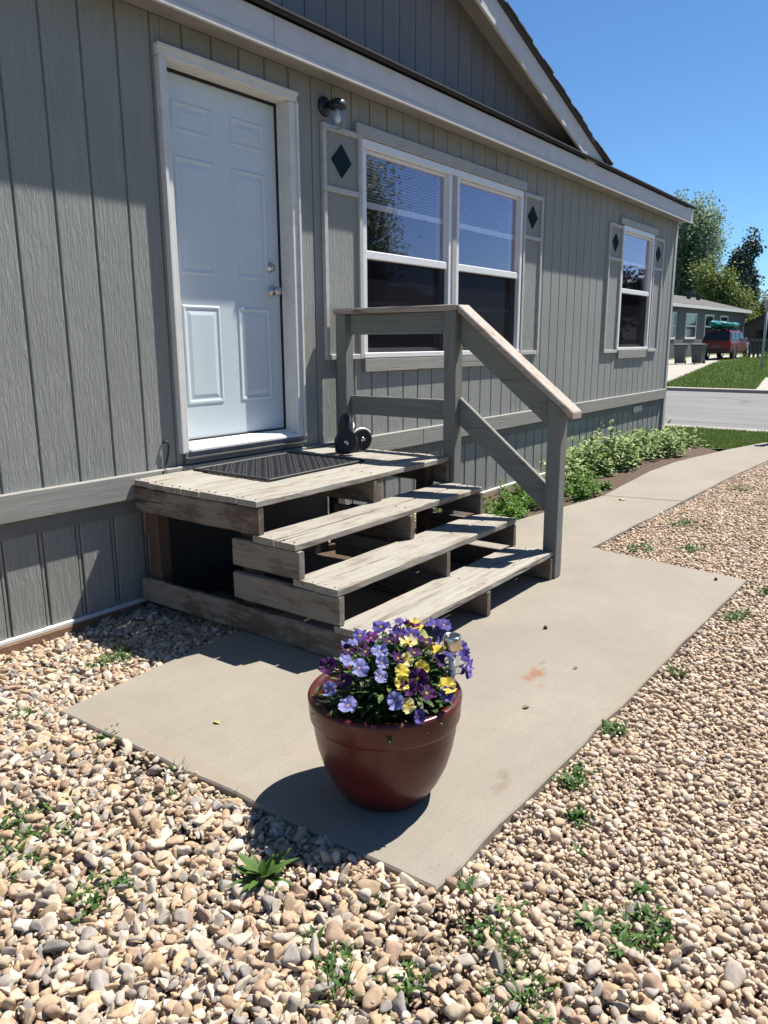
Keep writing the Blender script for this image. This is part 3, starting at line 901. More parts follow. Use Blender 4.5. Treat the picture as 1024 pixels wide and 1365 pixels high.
# --- door
DX0, DX1, DZ0, DZ1 = 2.895, 3.818, 0.915, 2.98
dr = G().box(DX0, DX1, 0.10, 0.145, DZ0 + 0.006, DZ1 - 0.004, 0.003).obj('door', 'door', home)
def panel(x0, x1, z0, z1):
    g = G()
    y0 = 0.0995
    def ring(a, ya, b, yb):
        # frame strip between inset a (depth ya) and inset b (depth yb)
        A = [(x0 + a, ya, z0 + a), (x1 - a, ya, z0 + a), (x1 - a, ya, z1 - a), (x0 + a, ya, z1 - a)]
        B = [(x0 + b, yb, z0 + b), (x1 - b, yb, z0 + b), (x1 - b, yb, z1 - b), (x0 + b, yb, z1 - b)]
        g.add(A + B, [(i, (i + 1) % 4, 4 + (i + 1) % 4, 4 + i) for i in range(4)])
    ring(0.0, y0, 0.008, y0 - 0.0045); ring(0.008, y0 - 0.0045, 0.016, y0 - 0.0045); ring(0.016, y0 - 0.0045, 0.028, y0 - 0.0005)
    ring(0.028, y0 - 0.0005, 0.036, y0 - 0.0005); ring(0.036, y0 - 0.0005, 0.058, y0 - 0.0045)
    b = 0.058
    g.add([(x0 + b, y0 - 0.0045, z0 + b), (x1 - b, y0 - 0.0045, z0 + b), (x1 - b, y0 - 0.0045, z1 - b), (x0 + b, y0 - 0.0045, z1 - b)], [(0, 1, 2, 3)])
    g.obj('door_panel', 'door', dr)
for (a, b) in ((2.995, 3.285), (3.43, 3.72)):
    panel(a, b, 1.135, 1.725); panel(a, b, 1.90, 2.55); panel(a, b, 2.675, 2.84)
g = G(); g.lathe([(0.0, 0.0), (0.034, 0.0), (0.034, -0.006), (0.030, -0.010), (0.013, -0.012), (0.012, -0.035), (0.020, -0.042), (0.028, -0.052), (0.029, -0.062), (0.024, -0.072), (0.0, -0.075)], (3.742, 0.0995, 1.835), 24, 'Y')
for i, p in enumerate(g.v): g.v[i] = (p[0], 0.0995 - abs(p[1] - 0.0995), p[2])
g.obj('door_knob', 'metal', dr, True)
g = G(); g.lathe([(0.0, 0.0), (0.031, 0.0), (0.031, 0.007), (0.024, 0.014), (0.022, 0.026), (0.0, 0.028)], (3.735, 0.0995, 1.985), 24, 'Y')
for i, p in enumerate(g.v): g.v[i] = (p[0], 0.0995 - abs(p[1] - 0.0995), p[2])
g.obj('deadbolt', 'metal', dr, True)
g = G(); g.box(DX1 + 0.001, DX1 + 0.013, 0.085, 0.14, 0.915, DZ1, 0); g.box(DX0, DX1, 0.085, 0.14, DZ1 - 0.003, DZ1 + 0.006, 0); g.box(DX0, DX1, 0.092, 0.14, DZ0 - 0.01, DZ0 + 0.012, 0)
g.obj('weather_strip', 'gasket', home)
# jambs and casing
fr = G().box(2.877, 2.894, -0.004, 0.145, 0.90, 3.0, 0.002).obj('door_jamb', 'trim', home)
G().box(3.820, 3.831, -0.004, 0.084, 0.90, 3.0, 0.002).obj('door_jamb', 'trim', home)
G().box(2.8945, 3.8195, -0.004, 0.084, 2.987, 3.0, 0.002).obj('head_jamb', 'trim', home)
def casing(name, x0, x1, z0, z1, inner):
    g = G(); g.box(x0, x1, -0.030, 0.004, z0, z1, 0.006)
    if inner == 'R': g.box(x0 - 0.0, x0 + 0.022, -0.042, -0.028, z0, z1, 0.004)
    if inner == 'L': g.box(x1 - 0.022, x1 + 0.0, -0.042, -0.028, z0, z1, 0.004)
    if inner == 'T': g.box(x0, x1, -0.042, -0.028, z1 - 0.022, z1, 0.004)
    g.obj(name, 'trim', home)
casing('door_casing', 2.826, 2.888, 0.868, 2.990, 'R')
casing('door_casing', 3.824, 3.898, 0.868, 2.990, 'L')
casing('door_casing', 2.824, 3.900, 2.991, 3.052, 'T')
g = G(); g.prism([(-0.045, 0.872), (-0.045, 0.884), (0.10, 0.918), (0.14, 0.918), (0.14, 0.872)], 'X', 2.8895, 3.8235); g.obj('threshold', 'vinyl', home)
G().box(2.855, 3.875, -0.030, 0.05, 0.800, 0.8715, 0.003).obj('sill_board', 'sillbase', home)
g = G(); g.prism([(-0.031, 0.845), (-0.055, 0.838), (-0.055, 0.832), (-0.031, 0.838)], 'X', 2.85, 3.88); g.obj('drip_edge', 'metal', home)

# --- windows
def window(x0, x1, mull, label):
    """x0,x1 outer frame; mull = list of (a,b) mullions"""
    Z0, Z1 = 1.372, 2.905
    w = G().box(x0, x0 + 0.05, -0.022, 0.11, Z0 + 0.04, Z1 - 0.06, 0.004).box(x1 - 0.05, x1, -0.022, 0.11, Z0 + 0.04, Z1 - 0.06, 0.004) \
        .box(x0, x1, -0.0225, 0.11, Z1 - 0.0595, Z1, 0.004).box(x0, x1, -0.028, 0.11, Z0, Z0 + 0.0395, 0.004).obj('window', 'vinyl', home)
    tag(w, label)
    edges = [x0 + 0.05]
    for a, b in mull:
        G().box(a, b, -0.020, 0.11, Z0 + 0.04, Z1 - 0.06, 0.004).obj('mullion', 'vinyl', w)
        G().box(a + 0.05, b - 0.05, -0.026, -0.0195, Z0 + 0.04, Z1 - 0.06, 0.003).obj('mullion_strip', 'header', w)
        edges += [a, b]
    edges.append(x1 - 0.05)
    for i in range(0, len(edges), 2):
        a, b = edges[i], edges[i + 1]
        e = 0.001
        # upper sash in front, lower sash behind its screen
        G().box(a + e, b - e, -0.012, 0.05, 2.092, 2.150, 0.005).obj('meeting_rail', 'vinyl', w)
        G().box(a + e, a + 0.022, 0.005, 0.05, 2.151, 2.844, 0.003).box(b - 0.022, b - e, 0.005, 0.05, 2.151, 2.844, 0.003).box(a + 0.023, b - 0.023, 0.005, 0.05, 2.822, 2.8438, 0.003).obj('sash', 'vinyl', w)
        G().box(a + 0.02, b - 0.02, 0.024, 0.030, 2.14, 2.83).obj('pane', 'glass', w)
        G().box(a + e, a + 0.03, 0.035, 0.075, 1.413, 2.091, 0.003).box(b - 0.03, b - e, 0.035, 0.075, 1.413, 2.091, 0.003).box(a + 0.031, b - 0.031, 0.035, 0.075, 1.413, 1.445, 0.003).obj('sash', 'vinyl', w)
        G().box(a + 0.028, b - 0.028, 0.052, 0.058, 1.44, 2.10).obj('pane', 'glass', w)
        G().add([(a, 0.018, 1.412), (b, 0.018, 1.412), (b, 0.018, 2.091), (a, 0.018, 2.091)], [(0, 1, 2, 3)]).obj('insect_screen', 'screen', w)
        # storm rails seen through the panes
        G().box(a + 0.023, b - 0.023, 0.033, 0.046, 2.455, 2.50, 0.002).obj('inner_rail', 'vinyl', w)
        G().box(a + 0.031, b - 0.031, 0.061, 0.074, 1.765, 1.80, 0.002).obj('inner_rail', 'vinyl', w)
        g = G()
        z = 2.83
        while z > 2.52:
            g.obox(((a + b) / 2, 0.052, z), ((b - a) / 2 - 0.025, 0.011, 0.0006), Matrix.Rotation(R(28), 3, 'X'))
            z -= 0.022
        g.obj('blind', 'blind', w)
    return w
window(4.568, 7.082, [(5.735, 5.905)], 'wide white vinyl double window beside the door')
window(9.808, 10.992, [], 'single white vinyl window near the house corner')
G().box(4.50, 7.125, -0.034, -0.001, 2.908, 2.992, 0.004).obj('header_board', 'header', home)
G().box(9.70, 11.09, -0.034, -0.001, 2.908, 2.985, 0.004).obj('header_board', 'header', home)
G().box(4.575, 7.075, -0.028, -0.001, 1.268, 1.368, 0.004).obj('apron_board', 'belt', home)
G().box(9.86, 10.94, -0.028, -0.001, 1.268, 1.368, 0.004).obj('apron_board', 'belt', home)

def shutter(x0, x1, z0, z1, label):
    s = G().box(x0 + 0.02, x1 - 0.02, -0.010, -0.0005, z0 + 0.02, z1 - 0.02, 0.001).obj('shutter', 'siding', home)
    tag(s, label)
    t = 0.037; y0, y1 = -0.030, -0.0006
    G().box(x0, x0 + t, y0, y1, z0, z1, 0.003).obj('stile', 'shutter_trim', s)
    G().box(x1 - t, x1, y0, y1, z0, z1, 0.003).obj('stile', 'shutter_trim', s)
    for zc in (z0, z1 - t, z1 - 0.425):
        G().box(x0 + t, x1 - t, y0 + 0.002, y1, zc, zc + t, 0.003).obj('rail', 'shutter_trim', s)
    cx = (x0 + x1) / 2; cz = z1 - 0.212
    d = 0.108
    G().prism([(cx - d, cz), (cx, cz - d), (cx + d, cz), (cx, cz + d)], 'Y', -0.016, -0.009).obj('diamond', 'teal', s)
shutter(4.140, 4.560, 1.367, 2.922, 'left shutter of the wide window')
shutter(7.092, 7.510, 1.360, 2.905, 'right shutter of the wide window')
shutter(9.345, 9.795, 1.345, 2.885, 'left shutter of the single window')
shutter(11.005, 11.41, 1.345, 2.880, 'right shutter of the single window')

# --- eave, soffit, fascia, roof
OV = 0.188
G().box(XL - 0.15, XR + 0.045, -OV + 0.023, 0.0, EAVE + 0.021, EAVE + 0.04).obj('soffit', 'soffit', home)
fx = [XL - 0.15, 3.55, 7.2, 10.1, XR + 0.05]
for i, (a, b) in enumerate(zip(fx[:-1], fx[1:])):
    G().box(a, b - 0.002, -OV, -OV + 0.022, EAVE, EAVE + 0.185, 0.004).obj('fascia_board', 'fascia', home)
# bright drip lip under the fascia
for i, (a, b) in enumerate(zip(fx[:-1], fx[1:])):
    G().box(a, b - 0.003, -OV - 0.009, -OV - 0.0005, EAVE - 0.004, EAVE + 0.030, 0.003).obj('fascia_lip', 'fascia', home)
# roof slopes (ridge along x)
RZ0 = EAVE + 0.200
def roofz(y): return RZ0 + 0.333 * (y + OV)
roof = G().prism([(-OV - 0.035, RZ0 - 0.010), (-OV - 0.035, RZ0 + 0.015), (4.1, roofz(4.1) + 0.03), (8.35, RZ0 + 0.015), (8.35, RZ0 - 0.010), (4.1, roofz(4.1))], 'X', XL - 0.2, XR + 0.078).obj('roof', 'shingle', home)
y = -OV - 0.05
i = 0
while y < 3.9:
    z = roofz(y) + 0.024
    G().prism([(y, z - 0.002), (y, z + 0.010), (y + 0.20, roofz(y + 0.20) + 0.026), (y + 0.20, roofz(y + 0.20) + 0.018)], 'X', XL - 0.21, XR + 0.088).obj('shingle_course', 'shingle', roof)
    y += 0.145
# end rake board
G().prism([(-OV + 0.0, EAVE + 0.01), (-OV + 0.0, EAVE + 0.186), (4.0, roofz(4.0) - 0.02), (4.0, roofz(4.0) - 0.20)], 'X', XR + 0.051, XR + 0.07).obj('rake_board', 'fascia', home)

# --- front gable over the door
AX, SL = 4.5, 0.33
def gz(x): return 3.392 + (8.68 - abs(x - AX) - AX) * SL       # top of the rake
GY = 0.035
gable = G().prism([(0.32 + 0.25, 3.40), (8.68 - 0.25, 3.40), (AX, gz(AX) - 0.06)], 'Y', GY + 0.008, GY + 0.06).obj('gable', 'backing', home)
k = -21
while True:
    x0 = GROOVE0 + k * PITCH + 0.005; x1 = x0 + PITCH - 0.010; k += 1
    if x0 > 8.4: break
    if x1 < 0.6: continue
    top = lambda x: gz(x) - 0.10
    if min(top(x0), top(x1)) < 3.42: continue
    pts = [(x0, 3.40), (x1, 3.40), (x1, top(x1))]
    if x0 < AX < x1: pts.append((AX, top(AX)))
    pts.append((x0, top(x0)))
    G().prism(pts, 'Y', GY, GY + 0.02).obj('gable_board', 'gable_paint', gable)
for sgn in (1, -1):
    xe = AX + sgn * (8.72 - AX)
    X = lambda d: AX + sgn * d
    L = 8.72 - AX
    # rake fascia
    G().prism([(X(0), gz(AX) - 0.205), (X(0), gz(AX) - 0.008), (X(L), gz(X(L)) - 0.008), (X(L - 0.28), 3.372), (X(L - 0.42), gz(X(L - 0.42)) - 0.205)], 'Y', -OV - 0.004, -OV + 0.02).obj('rake_board', 'fascia', home)
    G().prism([(X(0.01), gz(AX) - 0.10), (X(0.01), gz(AX) - 0.085), (X(L - 0.12), gz(X(L - 0.12)) - 0.085), (X(L - 0.12), gz(X(L - 0.12)) - 0.10)], 'Y', -OV + 0.021, GY + 0.03).obj('rake_soffit', 'soffit', home)
    # dormer roof deck and shingle courses stepping down the slope
    deck = G().prism([(X(0), gz(AX) - 0.004), (X(0), gz(AX) + 0.02), (X(L + 0.05), gz(X(L + 0.05)) + 0.02), (X(L + 0.05), gz(X(L + 0.05)) - 0.004)], 'Y', -OV - 0.03, 4.0).obj('gable_roof', 'shingle', home)
    d = 0.0
    while d < L - 0.02:
        da, db = d, d + 0.20
        jit = random.uniform(-0.012, 0.012)
        db = min(db, L + 0.09)
        G().prism([(X(da), gz(X(da)) + 0.021), (X(da), gz(X(da)) + 0.027), (X(db), gz(X(db)) + 0.040 + random.uniform(-0.004, 0.004)), (X(db), gz(X(db)) + 0.024)], 'Y', -OV - 0.045 + jit, 3.9).obj('shingle_course', 'shingle', deck)
        d += 0.145

# the house has settled a little towards the street
for o in home.children:
    if o.name.split('.')[0] in ('door', 'door_casing', 'door_jamb', 'head_jamb', 'weather_strip', 'threshold', 'sill_board', 'drip_edge'): o.location.z = -0.014
home.rotation_euler = (0, 0.0055, 0)

# --- cable by the door frame
cab = G().tube([(2.72, -0.004, 0.945), (2.735, -0.02, 0.955), (2.75, -0.02, 0.93), (2.742, -0.018, 0.87), (2.725, -0.015, 0.82), (2.70, -0.03, 0.79), (2.68, -0.045, 0.783)], 0.006, 8)
tag(cab.obj('cable', 'black', None, True, loc=(2.72, -0.02, 0.78)), 'short black cable hanging from the siding left of the door', 'cable')

# --- wall lamp
lamp = thing('wall_lamp', (4.205, -0.001, 3.03), 'dark blue jar lantern mounted on the wall above the left shutter', 'lamp')
G().lathe([(0.0, 0.0), (0.062, 0.0), (0.062, 0.010), (0.05, 0.022), (0.03, 0.03), (0.0, 0.03)], (4.205, -0.002, 3.035), 24, 'Y').obj('backplate', 'black_metal', lamp, True)
G().tube([(4.205, -0.025, 3.035), (4.205, -0.06, 3.045), (4.205, -0.10, 3.035)], 0.018, 10).obj('arm', 'black_metal', lamp, True)
G().lathe([(0.0, 0.045), (0.03, 0.045), (0.055, 0.03), (0.06, 0.0), (0.058, -0.012), (0.0, -0.012)], (4.205, -0.12, 3.015), 24).obj('cap', 'black_metal', lamp, True)
G().lathe([(0.046, 0.0), (0.050, -0.02), (0.052, -0.09), (0.046, -0.118), (0.03, -0.126), (0.0, -0.127)], (4.205, -0.12, 3.005), 24).obj('glass_jar', 'jar_glass', lamp, True)
G().lathe([(0.0, 0.0), (0.012, 0.0), (0.014, -0.03), (0.022, -0.055), (0.018, -0.08), (0.0, -0.088)], (4.205, -0.12, 3.002), 16).obj('bulb', 'vinyl', lamp, True)

# ------------------------------------------------------------------ wooden steps with railing
steps = thing('porch_steps', (3.34, -0.9, 0.07), 'weathered grey wooden porch steps with a railing on the right side', 'steps')
SX0, SX1 = 2.478, 4.20
def warp(seed, a=0.0025):
    def f(p):
        q = (p.x * 2.3 + seed, p.y * 2.3 + seed * 1.7, p.z * 2.3)
        return Vector((p.x + a * mnoise.noise(q), p.y + a * mnoise.noise((q[0] + 9, q[1], q[2])), p.z + a * mnoise.noise((q[0], q[1] + 9, q[2]))))
    return f
def board(name, x0, x1, y0, y1, z0, z1, mat, bev=0.005, seg=6, amp=0.003):
    """a plank cut into segments along its long side, so it can be uneven and chipped"""
    seed = random.uniform(0, 50)
    d = (x1 - x0, y1 - y0, z1 - z0); ax = d.index(max(d))
    lo = [x0, y0, z0]; hi = [x1, y1, z1]
    o1, o2 = [k for k in range(3) if k != ax]
    n = max(2, int(d[ax] / 0.09)) if seg else 1
    ring = [(bev, 0), (1, 0)]
    prof = []
    w, h = d[o1], d[o2]
    b = min(bev, 0.3 * min(w, h))
    prof = [(b, 0), (w - b, 0), (w, b), (w, h - b), (w - b, h), (b, h), (0, h - b), (0, b)]
    g = G(); vs = []
    for i in range(n + 1):
        t = lo[ax] + d[ax] * i / n
        inset = 0.3 * b if i in (0, n) else 0
        for j, (u, v) in enumerate(prof):
            p = [0, 0, 0]
            nu = amp * mnoise.noise((t * 9 + seed, j * 0.9, seed)); nv = amp * mnoise.noise((t * 9 + seed, j * 0.9 + 20, seed))
            uu = min(max(u, inset), w - inset) + nu; vv = min(max(v, inset), h - inset) + nv
            p[ax] = t + (0.6 * amp * mnoise.noise((j * 1.1, seed, i * 3.0)) if i in (0, n) else 0); p[o1] = lo[o1] + uu; p[o2] = lo[o2] + vv
            vs.append(p)
    m = len(prof); fs = []
    for i in range(n):
        for j in range(m):
            fs.append((i * m + j, i * m + (j + 1) % m, (i + 1) * m + (j + 1) % m, (i + 1) * m + j))
    fs.append(tuple(range(m))[::-1]); fs.append(tuple(n * m + j for j in range(m)))
    g.add(vs, fs)
    return g.obj(name, mat, steps)
# platform boards, back to front
yb = -0.042
for i in range(7):
    w = 0.1365
    j = random.uniform(-0.007, 0.007)
    board('platform_board', SX0 + j - (0.004 if i else 0), SX1 + random.uniform(-0.01, 0.003), yb - w, yb, 0.735 + random.uniform(-0.001, 0.002), 0.770 + random.uniform(-0.003, 0.002), 'tread')
    yb -= w + 0.0045
# treads: two boards each
for (ya, ztop, ls) in ((-0.985, 0.595, 0.0), (-1.235, 0.420, 0.004), (-1.487, 0.245, 0.002)):
    y = ya
    for i in range(2):
        w = 0.1395
        board('tread_board', SX0 + random.uniform(-0.008, 0.004), SX1 + random.uniform(-0.006, 0.002), y - w, y, ztop - 0.036, ztop + random.uniform(-0.002, 0.002), 'tread')
        y -= w + 0.006
# side boards left, middle and right
for (x, side) in ((SX0, 0), (3.385, 1), (SX1 - 0.040, 2)):
    mt = 'tread_side' if side == 0 else 'joist'
    t = 0.038
    board('rim_board', x, x + t, -1.022, -0.045, 0.594, 0.733, 'chipped_side' if side == 0 else mt, 0.008, amp=0.005)
    board('side_board', x, x + t, -1.282, -0.826 if side != 1 else -0.72, 0.419, 0.558, mt, 0.006)
    board('side_board', x, x + t, -1.522, -0.824 if side != 1 else -0.72, 0.244, 0.383, mt, 0.006)
    board('base_board', x, x + t, -1.778, -0.045, 0.072, 0.208, 'chipped_side' if side == 0 else mt, 0.008, amp=0.005)
board('joist', 3.426, 3.464, -1.018, -0.05, 0.594, 0.733, 'joist', 0.006)
board('joist', 3.426, 3.464, -1.25, -0.80, 0.419, 0.558, 'joist', 0.006)
board('joist', 3.426, 3.464, -1.49, -0.80, 0.244, 0.383, 'joist', 0.006)
for (x, y) in ((2.521, -0.165), (4.068, -0.165), (4.068, -0.93)):
    board('support_post', x, x + 0.088, y, y + 0.088, 0.07, 0.733, 'old_post', 0.008)
board('support_post', 2.521, 2.60, -0.93, -0.842, 0.07, 0.593, 'old_post', 0.008)
G().box(2.612, 4.02, -0.112, -0.100, 0.03, 0.73, 0.001).obj('shade_sheet', 'black', steps)  # added black sheet, stands in for the deep shade under the platform
board('back_board', 2.52, 4.155, -0.075, -0.046, 0.45, 0.590, 'joist', 0.005)
# railing posts
PX0, PX1 = 4.204, 4.293
board('rail_post', PX0, PX1, -0.149, -0.060, 0.42, 1.690, 'rail_z', 0.005)
board('rail_post', PX0, PX1, -1.054, -0.965, 0.22, 1.690, 'rail_z', 0.005)
g = G(); g.prism([(-1.789, 0.072), (-1.700, 0.072), (-1.700, 1.175), (-1.789, 1.104)], 'X', PX0, PX1)
low = g.obj('rail_post', 'rail_z', steps)
bm = bmesh.new(); bm.from_mesh(low.data); bmesh.ops.bevel(bm, geom=list(bm.edges), offset=0.005, segments=1, affect='EDGES'); bm.to_mesh(low.data); bm.free()
# level rails
board('rail_board', 4.256, 4.2915, -0.964, -0.150, 1.550, 1.689, 'rail_y', 0.004)
board('rail_board', 4.256, 4.2915, -0.964, -0.150, 0.995, 1.128, 'rail_y', 0.004)
board('rail_cap', 4.188, 4.326, -1.070, -0.055, 1.691, 1.728, 'cap', 0.006)
# sloping rails, square-cut against the posts
sl = 0.80
def slope_board(name, ya, za, yb2, x0, x1, t, mat, bev=0.004):
    zb = za + (yb2 - ya) * sl
    g = G(); g.prism([(ya, za), (yb2, zb), (yb2, zb - t), (ya, za - t)], 'X', x0, x1)
    o = g.obj(name, mat, steps)
    bm = bmesh.new(); bm.from_mesh(o.data)
    bmesh.ops.bevel(bm, geom=list(bm.edges), offset=bev, segments=1, affect='EDGES')
    lw = [e for e in bm.edges if e.calc_length() > 0.3]
    bmesh.ops.subdivide_edges(bm, edges=lw, cuts=8)
    s = random.uniform(0, 30)
    for v in bm.verts:
        v.co += 0.0022 * Vector((mnoise.noise(v.co * 6 + Vector((s, 0, 0))), 0, mnoise.noise(v.co * 6 + Vector((0, s, 0)))))
    bm.to_mesh(o.data); bm.free()
    return o
slope_board('slope_board', -1.0555, 1.675, -1.699, 4.256, 4.2905, 0.178, 'rail_y')
slope_board('slope_board', -1.0555, 1.150, -1.699, 4.256, 4.2905, 0.178, 'rail_y')
slope_board('slope_cap', -1.071, 1.729, -1.862, 4.190, 4.325, 0.045, 'cap', 0.006)

# ------------------------------------------------------------------ door mat
mat_o = thing('door_mat', (3.28, -0.40, 0.772), 'black rubber door mat with open scroll pattern on the platform', 'mat')
mx0, mx1, my0, my1 = 2.865, 3.70, -0.715, -0.075
g = G()
for (a, b, c, d) in ((mx0, mx1, my0, my0 + 0.022), (mx0, mx1, my1 - 0.022, my1), (mx0, mx0 + 0.022, my0 + 0.0225, my1 - 0.0225), (mx1 - 0.022, mx1, my0 + 0.0225, my1 - 0.0225)):
    g.box(a, b, c, d, 0.7725, 0.785, 0.003)
g.obj('border', 'black', mat_o)
g = G(); ring = G()
nx, ny = 15, 11
for i in range(nx):
    for j in range(ny):
        cx = mx0 + 0.05 + (mx1 - mx0 - 0.10) * i / (nx - 1); cy = my0 + 0.05 + (my1 - my0 - 0.10) * j / (ny - 1)
        r0, r1, n = 0.014, 0.025, 8
        vs = []
        for k in range(n):
            a = 2 * math.pi * k / n
            for r, z in ((r1 + 0.003, 0.7725), (r1, 0.783), (r0, 0.783), (r0 - 0.002, 0.7725)): vs.append((cx + r * math.cos(a), cy + r * math.sin(a), z))
        fs = []
        for k in range(n):
            k2 = (k + 1) % n
            for q in range(3): fs.append((k * 4 + q, k2 * 4 + q, k2 * 4 + q + 1, k * 4 + q + 1))
        g.add(vs, fs)
        if (i + j) % 2 == 0: g.box(cx - 0.006, cx + 0.006, cy - 0.006, cy + 0.006, 0.7726, 0.787, 0.002)
g.obj('lattice', 'black', mat_o)
g = G()
for i in range(nx - 1):
    cx = mx0 + 0.05 + (mx1 - mx0 - 0.10) * (i + 0.5) / (nx - 1)
    g.box(cx - 0.004, cx + 0.004, my0 + 0.023, my1 - 0.023, 0.7724, 0.779)
for j in range(ny - 1):
    cy = my0 + 0.05 + (my1 - my0 - 0.10) * (j + 0.5) / (ny - 1)
    g.box(mx0 + 0.023, mx1 - 0.023, cy - 0.004, cy + 0.004, 0.77245, 0.7785)
g.obj('cross_bars', 'black', mat_o)

# ------------------------------------------------------------------ small black two-wheeled cart ornament at the railing
cart = thing('wheeled_ornament', (3.965, -0.35, 0.772), 'small black two-wheeled cart ornament at the foot of the railing post', 'ornament')
def wheel(c, r, w, rot, rim_mat, name='wheel'):
    g = G(); g.lathe([(0.0, -w / 2), (r * 0.55, -w / 2), (r * 0.80, -w * 0.62), (r * 0.95, -w * 0.5), (r, -w * 0.2), (r, w * 0.2), (r * 0.95, w * 0.5), (r * 0.80, w * 0.62), (r * 0.55, w / 2), (0.0, w / 2)], (0, 0, 0), 28, 'Y')
    m = Matrix.Rotation(rot, 3, 'Z')
    g.v = [tuple(m @ Vector(p) + Vector(c)) for p in g.v]
    wo = g.obj(name, 'black', cart, True)
    g = G(); g.lathe([(r * 0.98, -w * 0.3), (r * 1.04, -w * 0.2), (r * 1.04, w * 0.2), (r * 0.98, w * 0.3)], (0, 0, 0), 28, 'Y')
    g.v = [tuple(m @ Vector(p) + Vector(c)) for p in g.v]
    g.obj('tyre', rim_mat, wo, True)
    g = G(); g.lathe([(0.0, -w * 0.75), (r * 0.2, -w * 0.75), (r * 0.2, w * 0.75), (0, w * 0.75)], (0, 0, 0), 12, 'Y')
    g.v = [tuple(m @ Vector(p) + Vector(c)) for p in g.v]
    g.obj('hub', 'steel', wo, True)
wheel((3.87, -0.42, 0.852), 0.077, 0.03, R(-48), 'black')
wheel((4.06, -0.40, 0.852), 0.077, 0.03, R(-20), 'blind')
G().tube([(3.88, -0.41, 0.855), (3.97, -0.385, 0.865), (4.06, -0.39, 0.855)], 0.014, 8).obj('axle', 'black', cart, True)
g = G(); g.tube([(3.955, -0.35, 0.80), (3.96, -0.345, 0.88), (3.965, -0.34, 0.96), (3.97, -0.335, 1.01), (3.97, -0.33, 1.03)], [0.045, 0.055, 0.05, 0.036, 0.014], 12)
g.obj('body', 'black', cart, True)
G().tube([(3.965, -0.395, 0.915), (3.995, -0.385, 0.945), (4.01, -0.37, 0.965), (4.008, -0.365, 0.90)], 0.006, 8).obj('strap', 'blind', cart, True)
G().box(3.90, 4.03, -0.40, -0.29, 0.7725, 0.80, 0.006).obj('base', 'black', cart)

# ------------------------------------------------------------------ red pot with pansies
PC = Vector((1.80, -2.29, 0.07))
def glaze():
    t = NT('red_glaze')
    v = t.mapping()
    n = t.noise(v, 9, 5)
    t.color(t.ramp(n, [(0.3, (0.115, 0.016, 0.014)), (0.7, (0.20, 0.030, 0.022))]))
    dust = t.noise(t.mapping((6, 6, 2)), 1.0, 5)
    t.color(t.mix(t.ramp(dust, [(0.5, (0,) * 3), (0.8, (0.18,) * 3)]), t.ramp(n, [(0.3, (0.052, 0.009, 0.008)), (0.7, (0.092, 0.014, 0.012))]), (0.25, 0.16, 0.12)))
    t.set(Roughness=0.32)
    t.b.inputs['Specular IOR Level'].default_value = 0.35
    t.b.inputs['Coat Weight'].default_value = 0.08
    t.b.inputs['Coat Roughness'].default_value = 0.15
    t.bump(t.noise(v, 30, 4), 0.002, 0.5)
    return t.m
M['glaze'] = glaze()
pot = thing('flower_pot', tuple(PC), 'round dark red glazed flower pot standing on the concrete pad', 'pot')
H = 0.355
prof = [(0.0, 0.0), (0.128, 0.0), (0.140, 0.006), (0.152, 0.02), (0.178, 0.06), (0.203, 0.115), (0.220, 0.175), (0.229, 0.225), (0.2325, 0.268), (0.2335, 0.272)]
G().lathe(prof, PC, 64).obj('body', 'glaze', pot, True)
rp = [(0.2325, 0.271), (0.240, 0.274), (0.243, 0.281), (0.246, 0.335), (0.2475, 0.346), (0.243, 0.354), (0.234, 0.357), (0.222, 0.354), (0.217, 0.345), (0.212, 0.30), (0.208, 0.25)]
rim = G().lathe(rp, PC, 64).obj('rim', 'glaze', pot, True)
g = G(); vs = [PC + Vector((0, 0, 0.318))]; n = 40
for rr_ in (0.07, 0.14, 0.211):
    for k in range(n):
        a = 2 * math.pi * k / n
        vs.append(PC + Vector((rr_ * math.cos(a), rr_ * math.sin(a), 0.315 + 0.008 * mnoise.noise((rr_ * 30, a * 3, 1)))))
fs = [(0, 1 + k, 1 + (k + 1) % n) for k in range(n)]
for q in range(2):
    for k in range(n): fs.append((1 + q * n + k, 1 + q * n + (k + 1) % n, 1 + (q + 1) * n + (k + 1) % n, 1 + (q + 1) * n + k))
g.add(vs, fs).obj('soil', 'potting', pot)

def frame_from(n):
    n = Vector(n).normalized(); s = n.cross(Vector((0, 0, 1)))
    if s.length < 1e-3: s = Vector((1, 0, 0))
    s.normalize(); return s, n.cross(s).normalized() * -1, n

def leaf(g, base, d, L, W, up=Vector((0, 0, 1)), curl=0.25, seg=4, mi=0, fold=0.18, shape='lance'):
    """one leaf blade from base along d, arching away from 'up'"""
    base = Vector(base); d = Vector(d).normalized()
    s = d.cross(up)
    if s.length < 1e-3: s = Vector((1, 0, 0))
    s.normalize(); u = s.cross(d).normalized()
    vs = []
    for i in range(seg + 1):
        t = i / seg
        if shape == 'lance': w = W * math.sin(math.pi * min(1, (0.12 + 0.88 * t))) ** 0.8
        elif shape == 'ovate': w = W * (math.sin(math.pi * (0.06 + 0.94 * t) ** 0.8) ** 0.75)
        else: w = W * (1 - t) ** 0.6
        if i == seg: w = W * 0.03
        c = base + d * (L * t) - u * (curl * L * t * t)
        vs += [c - s * w + u * (fold * w), c, c + s * w + u * (fold * w)]
    fs = []
    for i in range(seg):
        a = i * 3
        fs += [(a, a + 1, a + 4, a + 3), (a + 1, a + 2, a + 5, a + 4)]
    g.add(vs, fs, mi)

